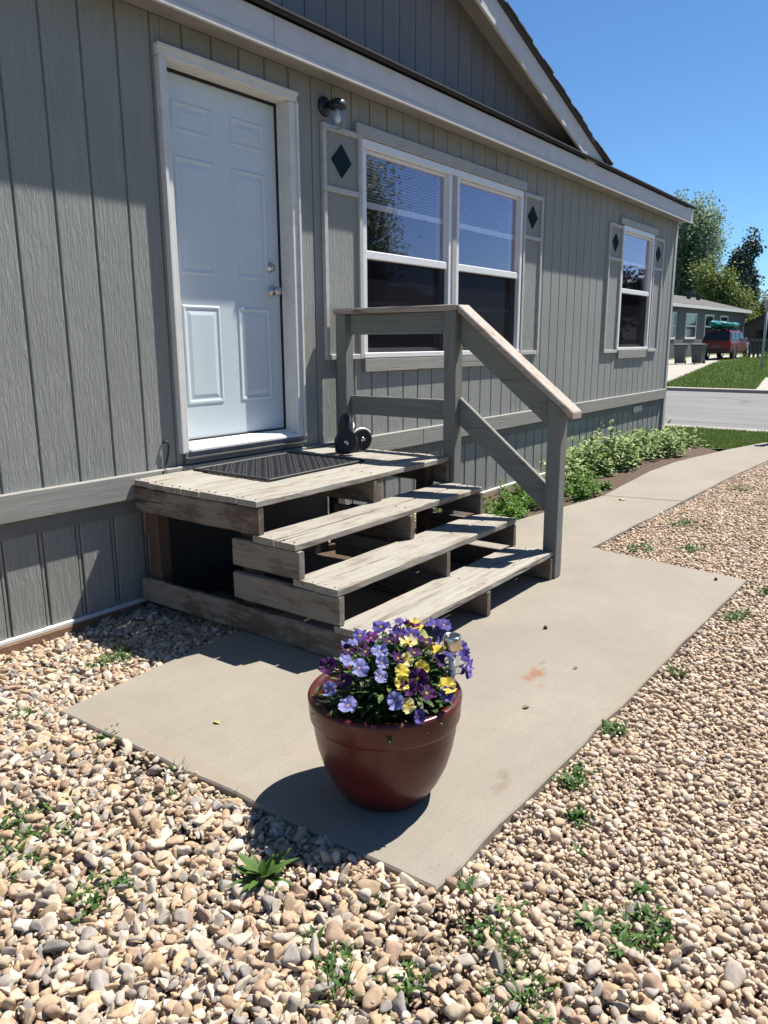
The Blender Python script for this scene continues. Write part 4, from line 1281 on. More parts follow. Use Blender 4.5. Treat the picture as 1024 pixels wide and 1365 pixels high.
M['pansy_leaf'] = leaf_mat('pansy_leaves', [(0, (0.018, 0.048, 0.012)), (0.6, (0.045, 0.10, 0.022)), (1, (0.10, 0.16, 0.04))], 0.25, 0.5)
M['stem'] = plain('green_stem', (0.07, 0.12, 0.035), 0.6)
def petal_mat():
    t = NT('pansy_petals')
    a = t.n.new('ShaderNodeAttribute'); a.attribute_name = 'Col'
    d = t.n.new('ShaderNodeBsdfTranslucent')
    t.link(a.outputs['Color'], d.inputs[0]); t.color(a.outputs['Color']); t.set(Roughness=0.65)
    t.b.inputs['Specular IOR Level'].default_value = 0.25
    mx = t.n.new('ShaderNodeMixShader'); mx.inputs[0].default_value = 0.3
    t.link(t.b.outputs[0], mx.inputs[1]); t.link(d.outputs[0], mx.inputs[2]); t.link(mx.outputs[0], t.n['Material Output'].inputs[0])
    return t.m
M['petal'] = petal_mat()

def pansy(parent, pos, nrm, size, outer, inner, eye, seed):
    """five overlapping ruffled petals with veined faces"""
    r = random.Random(seed)
    pos = Vector(pos); X, Y, Z = frame_from(nrm)
    spin = r.uniform(-0.5, 0.5)
    ca, sa = math.cos(spin), math.sin(spin); X, Y = X * ca + Y * sa, Y * ca - X * sa
    verts = []; faces = []; cols = []
    # (angle, length, half width, lift)
    P = [(55, 1.0, 0.80, -0.10), (125, 1.0, 0.80, -0.14), (-5, 0.90, 0.66, 0.02), (185, 0.90, 0.66, 0.05), (270, 0.92, 0.95, 0.10)]
    for (ang, L, W, lift) in P:
        a = R(ang + r.uniform(-7, 7)); dx, dy = math.cos(a), math.sin(a)
        L *= size * r.uniform(0.92, 1.08); W *= size
        b = len(verts); nr, nc = 6, 9
        ph = r.uniform(0, 6); droop = r.uniform(-0.45, 0.45)
        for i in range(nr):
            t = i / (nr - 1)
            for j in range(nc):
                u = (j / (nc - 1)) * 2 - 1
                rad = L * t * (1 - 0.22 * u * u * t)
                wd = W * (t ** 0.62) * u * (1.0 - 0.12 * t ** 4)
                ru = 0.2 * size * t * t * math.sin(u * 3.6 + ph) + 0.05 * size * t * t * math.sin(u * 8 + ph * 2)
                z = lift * size * 0.6 * t + ru - droop * size * t * t * 0.6 + 0.16 * size * t
                p = pos + X * (dx * rad - dy * wd) + Y * (dy * rad + dx * wd) + Z * z
                verts.append(p)
                if t < 0.14: c = eye
                else:
                    k = min(1, max(0, (t - 0.22) / 0.36 + 0.18 * math.sin(u * 17 + ph)))
                    sh = 0.86 + 0.22 * r.random()
                    c = tuple((inner[q] * (1 - k) + outer[q] * k) * sh for q in range(3))
                cols.append(c)
        for i in range(nr - 1):
            for j in range(nc - 1):
                faces.append((b + i * nc + j, b + i * nc + j + 1, b + (i + 1) * nc + j + 1, b + (i + 1) * nc + j))
    g = G(); g.add(verts, faces)
    o = g.obj('flower', 'petal', parent, True, fix=False)
    ca_ = o.data.color_attributes.new('Col', 'FLOAT_COLOR', 'POINT')
    ca_.data.foreach_set('color', np.array([(*c, 1) for c in cols], np.float32).ravel())
    return o

LAV = [(1.715, -2.216, .584), (1.641, -2.311, .56), (1.715, -2.334, .59), (1.581, -2.253, .501), (1.566, -2.333, .474), (1.651, -2.385, .548), (1.641, -2.45, .495), (1.648, -2.254, .562), (1.685, -2.366, .572)]
DRK = [(1.634, -2.201, .539), (1.761, -2.268, .602), (1.696, -2.295, .587), (1.728, -2.394, .578), (1.786, -2.412, .58), (1.729, -2.467, .536), (1.684, -2.461, .52), (1.723, -2.5, .499), (1.812, -2.35, .599), (1.845, -2.463, .546), (1.86, -2.30, .60), (1.77, -2.33, .602), (1.60, -2.29, .528), (1.87, -2.40, .583), (1.69, -2.23, .578)]
YEL = [(1.809, -2.373, .594), (1.746, -2.413, .574), (1.703, -2.428, .554), (1.762, -2.457, .552), (1.884, -2.425, .561), (1.678, -2.44, .533), (1.659, -2.478, .48), (1.92, -2.357, .571), (1.807, -2.517, .494), (1.94, -2.31, .594)]
VIO = [(1.926, -2.261, .598), (1.948, -2.296, .596), (1.879, -2.337, .591), (1.985, -2.352, .589), (1.998, -2.38, .598), (1.978, -2.387, .553), (1.956, -2.425, .521), (2.0, -2.45, .535), (1.985, -2.475, .494), (1.79, -2.527, .475), (1.675, -2.504, .448), (1.82, -2.317, .603), (1.988, -2.47, .46), (1.89, -2.21, .585), (1.79, -2.20, .585), (1.93, -2.44, .545)]
sets = [
    (LAV, (0.25, 0.26, 0.52), (0.08, 0.07, 0.30), 'pansy plant with pale lavender blue flowers, on the left in the red pot'),
    (DRK, (0.055, 0.009, 0.075), (0.018, 0.004, 0.028), 'pansy plant with dark plum purple flowers in the middle of the red pot'),
    (YEL, (0.62, 0.51, 0.09), (0.50, 0.36, 0.02), 'pansy plant with yellow flowers in the middle of the red pot'),
    (VIO, (0.095, 0.070, 0.30), (0.03, 0.018, 0.12), 'pansy plant with deep violet blue flowers, at the back right of the red pot')]
cen = Vector((1.80, -2.29, 0.36))
seed = 0
for (pts, outer, inner, label) in sets:
    m = sum((Vector(p) for p in pts), Vector()) / len(pts)
    base = Vector((PC.x + (m.x - PC.x) * 0.5, PC.y + (m.y - PC.y) * 0.5, PC.z + 0.318))
    pl = thing('pansy_plant', tuple(base), label, 'pansy', 'pansies in the red pot')
    fol = G(); stm = G()
    for i, p in enumerate(pts):
        seed += 1
        p = Vector(p)
        rr = random.Random(seed)
        n = (p - cen).normalized() * 0.55 + Vector((-0.35, -0.45, 0.25)) * rr.uniform(0.4, 1.2) + Vector((rr.uniform(-.4, .4), rr.uniform(-.4, .4), rr.uniform(0, .5)))
        col = outer
        if outer[0] > 0.5 and i in (0, 1, 6): col = (0.62, 0.57, 0.27)
        if outer[0] > 0.5 and i == 7: col = (0.36, 0.42, 0.16)
        if outer[2] > 0.45 and i in (5, 8): col = (0.30, 0.30, 0.52)
        if outer[0] < 0.1 and i == 1: col = (0.15, 0.02, 0.19)
        pansy(pl, p + n.normalized() * 0.006, n, rr.uniform(0.022, 0.031), col, inner, (0.75, 0.50, 0.03), seed)
        b = base + Vector((p.x - base.x, p.y - base.y, 0)) * 0.35
        mid = (p + b) / 2 + Vector((0, 0, 0.03))
        stm.tube([b, mid, p], [0.0022, 0.002, 0.0017], 5)
    rr = random.Random(seed + 500)
    cnt = 0
    while cnt < 460:
        q = Vector((rr.gauss(0, 1), rr.gauss(0, 1), rr.gauss(0, 1))).normalized()
        if q.z < -0.05: continue
        k = rr.uniform(0.5, 1.04)
        p = Vector((PC.x + q.x * 0.215 * k, PC.y + q.y * 0.215 * k, PC.z + 0.312 + max(0, q.z) * 0.20 * k))
        # each plant keeps to its own side of the pot
        if (Vector((p.x, p.y)) - Vector((m.x, m.y))).length > 0.17: continue
        d = Vector((q.x, q.y, q.z * 0.4)) + Vector((rr.uniform(-.7, .7), rr.uniform(-.7, .7), rr.uniform(-.2, .7)))
        leaf(fol, p, d, rr.uniform(0.022, 0.042), rr.uniform(0.006, 0.011), curl=rr.uniform(0, 0.5), seg=3, shape='ovate')
        cnt += 1
    fol.obj('foliage', 'pansy_leaf', pl, fix=False)
    stm.obj('stems', 'stem', pl, True)

# solar stake light stuck in the pot
SP = Vector((1.905, -2.475, 0.37))
sol = thing('solar_light', tuple(SP), 'slim steel solar stake light with clear lens stuck in the red pot', 'solar light')
G().lathe([(0.0, 0.0), (0.011, 0.0), (0.011, 0.10), (0.0125, 0.135), (0.0, 0.135)], SP, 16).obj('stake', 'steel', sol, True)
G().lathe([(0.020, 0.122), (0.0235, 0.128), (0.025, 0.20), (0.025, 0.205)], SP, 24).obj('lens', 'jar_glass', sol, True)
G().lathe([(0.0, 0.128), (0.011, 0.130), (0.010, 0.17), (0.0, 0.172)], SP, 12).obj('reflector', 'vinyl', sol, True)
cap_ = G().lathe([(0.0, 0.203), (0.0275, 0.203), (0.0285, 0.208), (0.0285, 0.244), (0.0265, 0.248), (0.0235, 0.2485), (0.023, 0.245), (0.0, 0.245)], SP, 32).obj('cap', 'steel', sol, True)
G().lathe([(0.0, 0.2458), (0.0215, 0.2458), (0.0215, 0.2445)], SP, 24).obj('solar_cell', 'black_metal', cap_)

# ------------------------------------------------------------------ weeds and bed plants
M['weed'] = leaf_mat('weed_leaves', [(0, (0.035, 0.085, 0.018)), (0.5, (0.065, 0.14, 0.028)), (1, (0.13, 0.19, 0.05))], 0.3)
def gz_(x, y): return 0.034 if y < -0.9 else 0.0
def weed(kind, x, y, size, label, seed, name=None, z=None):
    r = random.Random(seed)
    z = gz_(x, y) if z is None else z
    g = G()
    if kind == 'rosette':
        root = thing('weed', (x, y, z), label, 'weed', 'weeds in the gravel')
        n = 44
        for i in range(n):
            a = i * 2.39996 + r.uniform(-.2, .2); e = R(18 + 62 * (i / n) + r.uniform(-8, 8))
            d = (math.cos(a) * math.cos(e), math.sin(a) * math.cos(e), math.sin(e))
            q = G(); leaf(q, (0, 0, 0.003 * i / n + 0.01), d, size * r.uniform(0.5, 1.12) * (1.1 - 0.35 * i / n), size * 0.11, curl=r.uniform(0.05, 0.75), seg=6)
            o = q.obj('leaf', 'weed', root, local=True, fix=False)
        return root
    if kind == 'grass':
        for i in range(int(34 + size * 100)):
            a = r.uniform(0, 6.28); e = R(r.uniform(28, 88)); rr = size * 0.35 * math.sqrt(r.random())
            b = (rr * math.cos(a * 3), rr * math.sin(a * 3), 0)
            leaf(g, b, (math.cos(a) * math.cos(e), math.sin(a) * math.cos(e), math.sin(e)), size * r.uniform(0.5, 1.1), 0.0028, curl=r.uniform(0.1, 0.7), seg=3, shape='blade')
    if kind == 'broad':
        for i in range(13):
            a = i * 2.4 + r.uniform(-.3, .3); e = R(r.uniform(8, 50))
            d = (math.cos(a) * math.cos(e), math.sin(a) * math.cos(e), math.sin(e))
            leaf(g, (0, 0, 0.012), d, size * 0.62 * r.uniform(0.5, 1.1), size * 0.095, curl=r.uniform(0.1, 0.5), seg=5)
    if kind == 'broad':
        for i in range(10):
            a = r.uniform(0, 6.28); e = R(r.uniform(35, 85))
            leaf(g, (r.gauss(0, .008), r.gauss(0, .008), 0), (math.cos(a) * math.cos(e), math.sin(a) * math.cos(e), math.sin(e)), size * r.uniform(0.4, 0.9), 0.0026, curl=r.uniform(0.1, 0.6), seg=3, shape='blade')
    if kind == 'creeper':
        for i in range(int(8 + size * 60)):
            a = r.uniform(0, 6.28); L = size * 0.8 * math.sqrt(r.random()); e = R(r.uniform(30, 85))
            leaf(g, (L * math.cos(a), L * math.sin(a) * 0.7, 0), (math.cos(a * 5) * math.cos(e), math.sin(a * 5) * math.cos(e), math.sin(e)), r.uniform(0.02, 0.055), 0.002, curl=r.uniform(0.1, 0.7), seg=3, shape='blade')
        for i in range(int(11 + size * 95)):
            a = r.uniform(0, 6.28); L = size * math.sqrt(r.random())
            cx, cy = L * math.cos(a), L * math.sin(a) * 0.7
            for k in range(7):
                b = r.uniform(0, 6.28); e = R(r.uniform(5, 75))
                leaf(g, (cx + r.gauss(0, .012), cy + r.gauss(0, .012), 0.008 + r.uniform(0, .022)), (math.cos(b) * math.cos(e), math.sin(b) * math.cos(e), math.sin(e)), r.uniform(0.012, 0.03), r.uniform(0.004, 0.008), curl=0.3, seg=2, shape='ovate')
    o = g.obj(name or 'weed', 'weed', None, local=True, fix=False)
    o.location = (x, y, z)
    return tag(o, label, 'weed', 'weeds in the gravel')
WD = [
 ('rosette', 1.265, -2.26, 0.105, 'large leafy green weed in the gravel, left of the pot shadow tip'),
 ('creeper', 1.03, -1.52, 0.17, 'broad patch of low creeping weed at the left picture edge'),
 ('creeper', 0.95, -1.95, 0.10, 'small creeping weed in the gravel at lower left'),
 ('broad', 1.395, -0.74, 0.10, 'upright broad-leaved weed left of the pad corner by the wall'),
 ('broad', 1.46, -0.86, 0.10, 'flat broad-leaved weed touching the left corner of the pad'),
 ('creeper', 1.455, -1.22, 0.07, 'greyish matted weed along the left pad edge'),
 ('grass', 1.46, -1.64, 0.07, 'grass tuft at the middle of the left pad edge'),
 ('grass', 1.45, -1.90, 0.06, 'grass tuft at the left pad edge just above the pot shadow'),
 ('grass', 1.37, -1.74, 0.06, 'sparse grass sprout in the stones left of the pad edge'),
 ('broad', 1.575, -2.735, 0.085, 'light green broad-leaved weed just below the front corner of the pad'),
 ('grass', 1.37, -2.55, 0.08, 'thin grass sprouts in stones below the pot shadow'),
 ('broad', 1.185, -2.53, 0.07, 'low broad weed near the bottom edge, left of centre'),
 ('creeper', 1.16, -2.63, 0.06, 'tiny creeping weed under the broad weed at bottom left of centre'),
 ('grass', 1.36, -3.00, 0.10, 'grass patch at the bottom edge, right of centre'),
 ('grass', 1.43, -2.94, 0.08, 'grass sprouts just above the bottom grass patch'),
 ('broad', 1.66, -3.05, 0.095, 'broad light green weed in pebbles at lower right'),
 ('broad', 1.62, -3.15, 0.08, 'low dark weed below the broad weed at lower right'),
 ('creeper', 1.20, -2.77, 0.06, 'small creeping weed at the bottom edge near the centre'),
 ('creeper', 2.25, -2.76, 0.07, 'low green weed in pebbles beside the front right pad edge'),
 ('creeper', 2.64, -2.74, 0.055, 'small weed tucked against the pad edge, right of the pot'),
 ('grass', 3.31, -2.79, 0.09, 'grass tuft against the pad edge below the rust stain'),
 ('creeper', 4.22, -2.84, 0.10, 'low weed at the pad edge near its far right corner'),
 ('creeper', 5.27, -1.95, 0.13, 'bright green weed in the inner corner of pad and walk'),
 ('creeper', 5.45, -2.25, 0.12, 'matted weed in pebbles behind the far edge of the pad'),
 ('creeper', 4.75, -2.93, 0.10, 'small weed in pebbles at the right picture edge beyond the pad'),
 ('broad', 1.86, -3.12, 0.06, 'single dark-leaved weed in the pebbles at right'),
 ('creeper', 2.05, -2.86, 0.025, 'tiny green sprout in the pebbles right of the pot'),
 ('broad', 1.90, -2.92, 0.045, 'tiny two-leaved sprout in pebbles below the pad edge'),
 ('creeper', 1.93, -0.53, 0.10, 'green weed in the gravel below the skirting, in sun'),
 ('grass', 2.06, -0.46, 0.07, 'grass tuft at the edge of the steps shadow by the skirting'),
 ('grass', 1.05, -2.17, 0.05, 'thin grass sprout in the stones at the left below the big weed'),
 ('creeper', 0.92, -1.62, 0.15, 'second mat of creeping weed at the left picture edge, nearer the camera'),
 ('creeper', 1.30, -3.05, 0.12, 'wide ragged weed mat at the bottom edge, right of centre'),
 ('creeper', 1.50, -2.88, 0.09, 'pale green weed spread in the bare soil patch below the pad tip'),
 ('grass', 1.10, -2.68, 0.09, 'thin grass tuft at the bottom edge, left of centre'),
 ('creeper', 1.72, -3.18, 0.08, 'low weed at the bottom right among round pebbles'),
 ('creeper', 6.2, -2.0, 0.12, 'green weed in the pebbles beside the right edge of the walk'),
 ('creeper', 8.0, -2.05, 0.14, 'small weed in pebbles farther along the right edge of the walk'),
]
for i, (k, x, y, s, lab) in enumerate(WD): weed(k, x, y, s, lab, 900 + i)

M['clump'] = leaf_mat('bright_clump_leaves', [(0, (0.045, 0.12, 0.012)), (0.6, (0.10, 0.22, 0.025)), (1, (0.19, 0.30, 0.05))], 0.35)
M['varieg'] = leaf_mat('variegated_leaves', [(0, (0.10, 0.19, 0.045)), (0.35, (0.19, 0.29, 0.075)), (0.65, (0.32, 0.40, 0.16)), (0.9, (0.48, 0.52, 0.29)), (1, (0.10, 0.18, 0.05))], 0.3)
def bush(name, x, y, rx, ry, h, n, L, mat, label, seed, cat='plant', group=None):
    r = random.Random(seed)
    root = thing(name, (x, y, 0.025), label, cat, group)
    f = G(); st = G()
    lumps = [(r.uniform(-.85, .85) * rx, r.uniform(-.8, .8) * ry, r.uniform(0.28, 1.0) * h, r.uniform(0.2, 0.5)) for _ in range(14)]
    lumps += [(r.uniform(-.7, .7) * rx, r.uniform(-.5, .5) * ry, r.uniform(0.9, 1.25) * h, 0.13) for _ in range(4)]
    lumps.append((0, 0, h * 0.8, 0.6))
    c = 0
    while c < n:
        lx, ly, lh, lr = lumps[r.randrange(len(lumps))]
        q = Vector((r.gauss(0, 1), r.gauss(0, 1), abs(r.gauss(0, 1)))).normalized() * r.uniform(0.55, 1.05)
        p = Vector((lx + q.x * rx * lr, ly + q.y * ry * lr, max(0.01, q.z * lh)))
        d = Vector((q.x + r.uniform(-.8, .8), q.y + r.uniform(-.8, .8), q.z * 0.5 + r.uniform(-.3, .5)))
        leaf(f, p, d, L * r.uniform(0.6, 1.25), L * r.uniform(0.26, 0.38), curl=r.uniform(0, .5), seg=3, shape='ovate')
        c += 1
    for i in range(26):
        lx, ly, lh, lr = lumps[i % len(lumps)]
        a = r.uniform(0, 6.28)
        st.tube([(lx * 0.6, ly * 0.6, -0.02), (lx + math.cos(a) * rx * lr * 0.4, ly + math.sin(a) * ry * lr * 0.4, lh * 0.5), (lx + math.cos(a) * rx * lr * 0.7, ly + math.sin(a) * ry * lr * 0.7, lh * 0.85)], [0.004, 0.003, 0.002], 5)
    f.obj('foliage', mat, root, local=True, fix=False)
    st.obj('stems', 'stem', root, local=True)
    return root
bush('ground_cover', 5.95, -0.62, 0.62, 0.24, 0.24, 2600, 0.036, 'clump', 'bright green low clump between the railing post and the house wall', 31, group='plants in the bed')
bush('ground_cover', 7.05, -0.78, 0.42, 0.20, 0.19, 1300, 0.036, 'clump', 'bright green clump just right of the lower railing post', 32, group='plants in the bed')
bush('ground_cover', 5.0, -0.45, 0.28, 0.18, 0.34, 500, 0.045, 'varieg', 'pale plant seen through the open risers of the steps', 33, group='plants in the bed')
bush('ground_cover', 7.55, -0.42, 0.42, 0.30, 0.34, 1000, 0.055, 'varieg', 'pale leafy plant next to the bright clump by the post', 34, group='plants in the bed')
bush('ground_cover', 8.25, -0.42, 0.46, 0.34, 0.47, 1500, 0.058, 'varieg', 'tallest pale leafy plant in the bed against the skirting', 35, group='plants in the bed')
bush('ground_cover', 9.05, -0.48, 0.48, 0.36, 0.40, 1500, 0.058, 'varieg', 'pale leafy plant below the single window, left of two', 36, group='plants in the bed')
bush('ground_cover', 9.9, -0.52, 0.50, 0.38, 0.36, 1500, 0.058, 'varieg', 'pale leafy plant below the single window, right of two', 37, group='plants in the bed')
bush('ground_cover', 10.75, -0.50, 0.48, 0.36, 0.27, 1100, 0.055, 'varieg', 'low pale leafy plant nearest the house corner', 38, group='plants in the bed')
# small wild sprouts along the wall in front of the skirting

# fallen bits on the concrete
M['dry_leaf'] = plain('dry_leaf', (0.42, 0.36, 0.15), 0.7)
def litter(x, y, s, mat, label, seed):
    r = random.Random(seed); g = G()
    leaf(g, (-s / 2, 0, 0.003), (1, r.uniform(-.3, .3), 0.06), s, s * 0.28, curl=0.15, seg=4, fold=0.5)
    o = g.obj('fallen_leaf', mat, None, local=True, fix=False); o.location = (x, y, 0.0705); o.rotation_euler = (0, 0, r.uniform(0, 6))
    tag(o, label, 'leaf')
litter(1.768, -1.50, 0.035, 'dry_leaf', 'small dry yellow leaf on the left part of the pad', 1)
litter(2.58, -2.414, 0.035, 'footing', 'small brown leaf on the pad near the rust stain', 2)
litter(3.05, -2.42, 0.03, 'footing', 'brown leaf scrap on the pad right of the rust stain', 3)
litter(6.75, -1.28, 0.10, 'dry_leaf', 'yellow leaf scrap lying on the walk joint', 4)
dark_peb = pebble_mesh(91, True, 'old_post')
def pebble_on(x, y, s, label):
    o = bpy.data.objects.new('loose_pebble', dark_peb); COL.objects.link(o)
    o.location = (x, y, 0.07 + s * 0.2); o.scale = (s, s, s); tag(o, label, 'pebble')
pebble_on(4.76, -2.593, 0.03, 'dark pebble lying near the far right corner of the pad')
pebble_on(3.42, -2.10, 0.03, 'dark pebble lying in the middle of the pad, right of the steps')

# ------------------------------------------------------------------ across the street
NZ = 0.15
M['nsiding'] = plain('neighbour_siding', (0.10, 0.105, 0.105), 0.75, var=0.08, scale=3)
M['nroof'] = plain('neighbour_shingles', (0.095, 0.085, 0.08), 0.95, var=0.25, scale=6)
M['dark_glass'] = plain('dark_window_glass', (0.02, 0.025, 0.03), 0.08)
nh = thing('neighbour_house', (55, 11.0, NZ), 'long grey single-storey house with white windows across the street', 'house')
NY = 10.9
g = G(); g.box(34, 67, NY + 0.04, NY + 8, NZ - 0.2, 3.35); nwall = g.obj('wall', 'nsiding', nh)
x = 34.0
while x < 66.9:
    G().box(x + 0.008, min(x + 0.40, 67), NY, NY + 0.05, NZ, 3.30, 0.004).obj('siding_board', 'nsiding', nwall)
    x += 0.408
nroof = G().prism([(NY - 0.35, 3.36), (NY - 0.35, 3.48), (NY + 4, 4.62), (NY + 8.35, 3.48), (NY + 8.35, 3.36), (NY + 4, 4.45)], 'X', 33.6, 67.5).obj('roof', 'nroof', nh)
G().box(33.6, 67.5, NY - 0.40, NY - 0.36, 3.26, 3.45, 0.005).obj('fascia', 'trim', nh)
for (vx, vy, hh) in ((60.5, NY + 2.6, 0.55), (63.0, NY + 2.6, 0.34)):
    zb = 3.48 + (vy - NY + 0.35) * 0.262
    q = G().lathe([(0.0, -0.1), (0.16, -0.1), (0.16, hh * 0.7), (0.26, hh * 0.7), (0.26, hh), (0, hh)], (vx, vy, zb), 12).obj('roof_vent', 'black_metal', nroof)
def nwin(x0, x1, z0, z1):
    w = G()
    t = 0.12
    w.box(x0, x0 + t, NY - 0.05, NY + 0.02, z0, z1).box(x1 - t, x1, NY - 0.05, NY + 0.02, z0, z1).box(x0 + t, x1 - t, NY - 0.05, NY + 0.02, z1 - t, z1).box(x0 + t, x1 - t, NY - 0.05, NY + 0.02, z0, z0 + t).box(x0 + t, x1 - t, NY - 0.048, NY + 0.02, (z0 + z1) / 2 - 0.05, (z0 + z1) / 2 + 0.05)
    f = w.obj('window', 'trim', nh)
    G().box(x0 + t, x1 - t, NY - 0.015, NY - 0.005, z0 + t, (z0 + z1) / 2 - 0.05).obj('pane', 'dark_glass', f)
    G().box(x0 + t, x1 - t, NY - 0.015, NY - 0.005, (z0 + z1) / 2 + 0.05, z1 - t).obj('pane', 'dark_glass', f)
for (a, b) in ((46.7, 48.95), (51.0, 53.4), (55.4, 57.6), (59.4, 61.6)): nwin(a, b, 1.36, 2.98)

# right-hand shed house behind the fence
M['shed'] = plain('brown_shed_siding', (0.11, 0.085, 0.075), 0.8, var=0.1, scale=3)
sh = thing('shed', (71, 9.5, NZ), 'brown gabled shed behind the fence at the right picture edge', 'shed')
G().prism([(5.9, NZ - 0.2), (11.6, NZ - 0.2), (11.6, 2.3), (8.75, 3.75), (5.9, 2.3)], 'X', 70, 77).obj('wall', 'shed', sh)
for sg in (1, -1):
    G().prism([(8.75, 3.77), (8.75, 3.92), (8.75 + sg * 3.2, 2.30), (8.75 + sg * 3.2, 2.15)], 'X', 69.6, 77.3).obj('roof', 'nroof', sh)
G().box(69.93, 69.99, 9.4, 10.6, 0.9, 2.0, 0.01).obj('window', 'dark_glass', sh)
wb = thing('white_gable', (88, 15.5, NZ), 'small white gable peak of a building behind the shed', 'house')
G().prism([(12.2, NZ - 0.2), (17, NZ - 0.2), (17, 2.6), (14.6, 3.55), (12.2, 2.6)], 'X', 88, 95).obj('wall', 'trim', wb)
for sg in (1, -1):
    G().prism([(14.6, 3.57), (14.6, 3.7), (14.6 + sg * 2.8, 2.55), (14.6 + sg * 2.8, 2.42)], 'X', 87.6, 95.3).obj('roof', 'trim', wb)

# slatted wire fence
fence = thing('garden_fence', (50, 4.0, farz((50, 0))), 'grey slatted garden fence right of the red car', 'fence')
fz = farz((50, 0))
y = -6.0; i = 0
while y < 7.0:
    if i % 7 == 0: G().box(50.05, 50.13, y, y + 0.08, fz - 0.1, fz + 1.30, 0.006).obj('post', 'header', fence)
    else: G().box(50.0, 50.03, y + 0.02, y + 0.15, fz + 0.05, fz + 1.15, 0.004).obj('slat', 'nsiding', fence)
    y += 0.235; i += 1
for zz in (0.25, 1.0): G().box(50.031, 50.05, -6, 7.0, fz + zz, fz + zz + 0.07, 0.004).obj('rail', 'header', fence)
bush('shrub', 49.2, 5.6, 0.7, 0.6, 0.8, 700, 0.10, 'clump', 'yellowish green shrub in front of the slatted fence', 61, 'shrub')
bush('shrub', 48.6, 6.9, 0.5, 0.5, 0.45, 500, 0.09, 'clump', 'low tuft of green growth beside the front wheel of the red car', 62, 'shrub')
# pole on the lawn
pole = thing('pole', (36.0, 3.33, farz((36, 0))), 'thin grey metal pole standing on the far lawn', 'pole')
pz = farz((36, 0))
G().lathe([(0.0, -0.1), (0.055, -0.1), (0.05, 2.55), (0.0, 2.56)], (36.0, 3.33, pz), 12).obj('shaft', 'header', pole, True)
G().lathe([(0.0, 2.52), (0.10, 2.54), (0.13, 2.60), (0.13, 2.86), (0.16, 2.88), (0.05, 3.0), (0.0, 3.02)], (36.0, 3.33, pz), 10).obj('lantern', 'header', pole)

# wheeled bins
M['bin'] = plain('grey_bin_plastic', (0.085, 0.088, 0.085), 0.5, var=0.1)
def wheelie(x, y, rz, label):
    z = farz((x, y)) + 0.012
    b = thing('wheeled_bin', (x, y, z), label, 'bin', 'wheeled bins on the driveway', rz)
    g = G(); h = 0.92
    lo = (0.23, 0.22); hi = (0.30, 0.29)
    vs = [(sx * a[0], sy * a[1], zz) for (a, zz) in ((lo, 0.04), (hi, h)) for sx, sy in ((-1, -1), (1, -1), (1, 1), (-1, 1))]
    g.add(vs, [(3, 2, 1, 0), (4, 5, 6, 7)] + [(i, (i + 1) % 4, 4 + (i + 1) % 4, 4 + i) for i in range(4)])
    g.box(-0.315, 0.315, -0.305, 0.305, h - 0.06, h - 0.005, 0.01)
    g.obj('body', 'bin', b, local=True)
    g = G(); g.prism([(-0.32, h), (0.32, h), (0.32, h + 0.03), (0.0, h + 0.085), (-0.32, h + 0.05)], 'Y', -0.315, 0.315); g.obj('lid', 'bin', b, local=True)
    for sy in (-1, 1):
        g = G(); g.lathe([(0, -0.025), (0.10, -0.025), (0.10, 0.025), (0, 0.025)], (0.22, sy * 0.24, 0.10), 14, 'Y'); g.obj('wheel', 'black', b, True, local=True)
    g = G(); g.tube([(0.31, -0.2, h - 0.03), (0.37, -0.2, h), (0.37, 0.2, h), (0.31, 0.2, h - 0.03)], 0.016, 8); g.obj('handle', 'bin', b, local=True)
wheelie(40.6, 8.05, R(8), 'grey wheeled bin nearest the house corner, left of the pair')
wheelie(41.0, 7.28, R(-5), 'grey wheeled bin just behind the red car, right of the pair')

# red sport utility car, seen from behind
M['car_red'] = plain('red_car_paint', (0.16, 0.014, 0.016), 0.28, var=0.05)
M['car_dark'] = plain('dark_car_trim', (0.02, 0.02, 0.022), 0.5)
M['car_glass'] = plain('car_glass', (0.015, 0.018, 0.02), 0.05)
M['lamp_red'] = plain('tail_lamp', (0.25, 0.01, 0.01), 0.2)
CX, CY = 46.8, 7.92; CZ = farz((47, 0)) + 0.013
car = thing('parked_car', (CX, CY, CZ), 'dark red sport utility car parked on the driveway, seen from behind', 'car', rotz=R(-3))
W2 = 0.82
def car_loft(sections, name, mat):
    """sections: (x, [(halfwidth, z) ... bottom to top])"""
    g = G(); vs = []; m = len(sections[0][1])
    for x, ring in sections:
        for (w, z) in ring: vs.append((x, -w, z))
        for (w, z) in ring[::-1]: vs.append((x, w, z))
    k = 2 * m; fs = []
    for i in range(len(sections) - 1):
        for j in range(k): fs.append((i * k + j, i * k + (j + 1) % k, (i + 1) * k + (j + 1) % k, (i + 1) * k + j))
    fs.append(tuple(range(k))[::-1]); fs.append(tuple((len(sections) - 1) * k + j for j in range(k)))
    g.add(vs, fs)
    return g.obj(name, mat, car, local=True)
def ring(w, z0, zb, f=1.0): return [(w * 0.93 * f, z0), (w * f, z0 + 0.10), (w * f, zb - 0.12), (w * 0.965 * f, zb)]
body = car_loft([(0.0, ring(W2, 0.42, 0.98, 0.95)), (0.06, ring(W2, 0.36, 1.02)), (2.9, ring(W2, 0.34, 1.02)), (3.15, ring(W2, 0.34, 0.99)), (4.15, ring(W2, 0.38, 0.92, 0.98)), (4.28, ring(W2, 0.45, 0.82, 0.93))], 'body', 'car_red')
def roofring(w0, w1, z0, z1): return [(w0, z0), (w0 - 0.01, z0 + 0.05), (w1 + 0.02, z1 - 0.06), (w1 - 0.06, z1)]
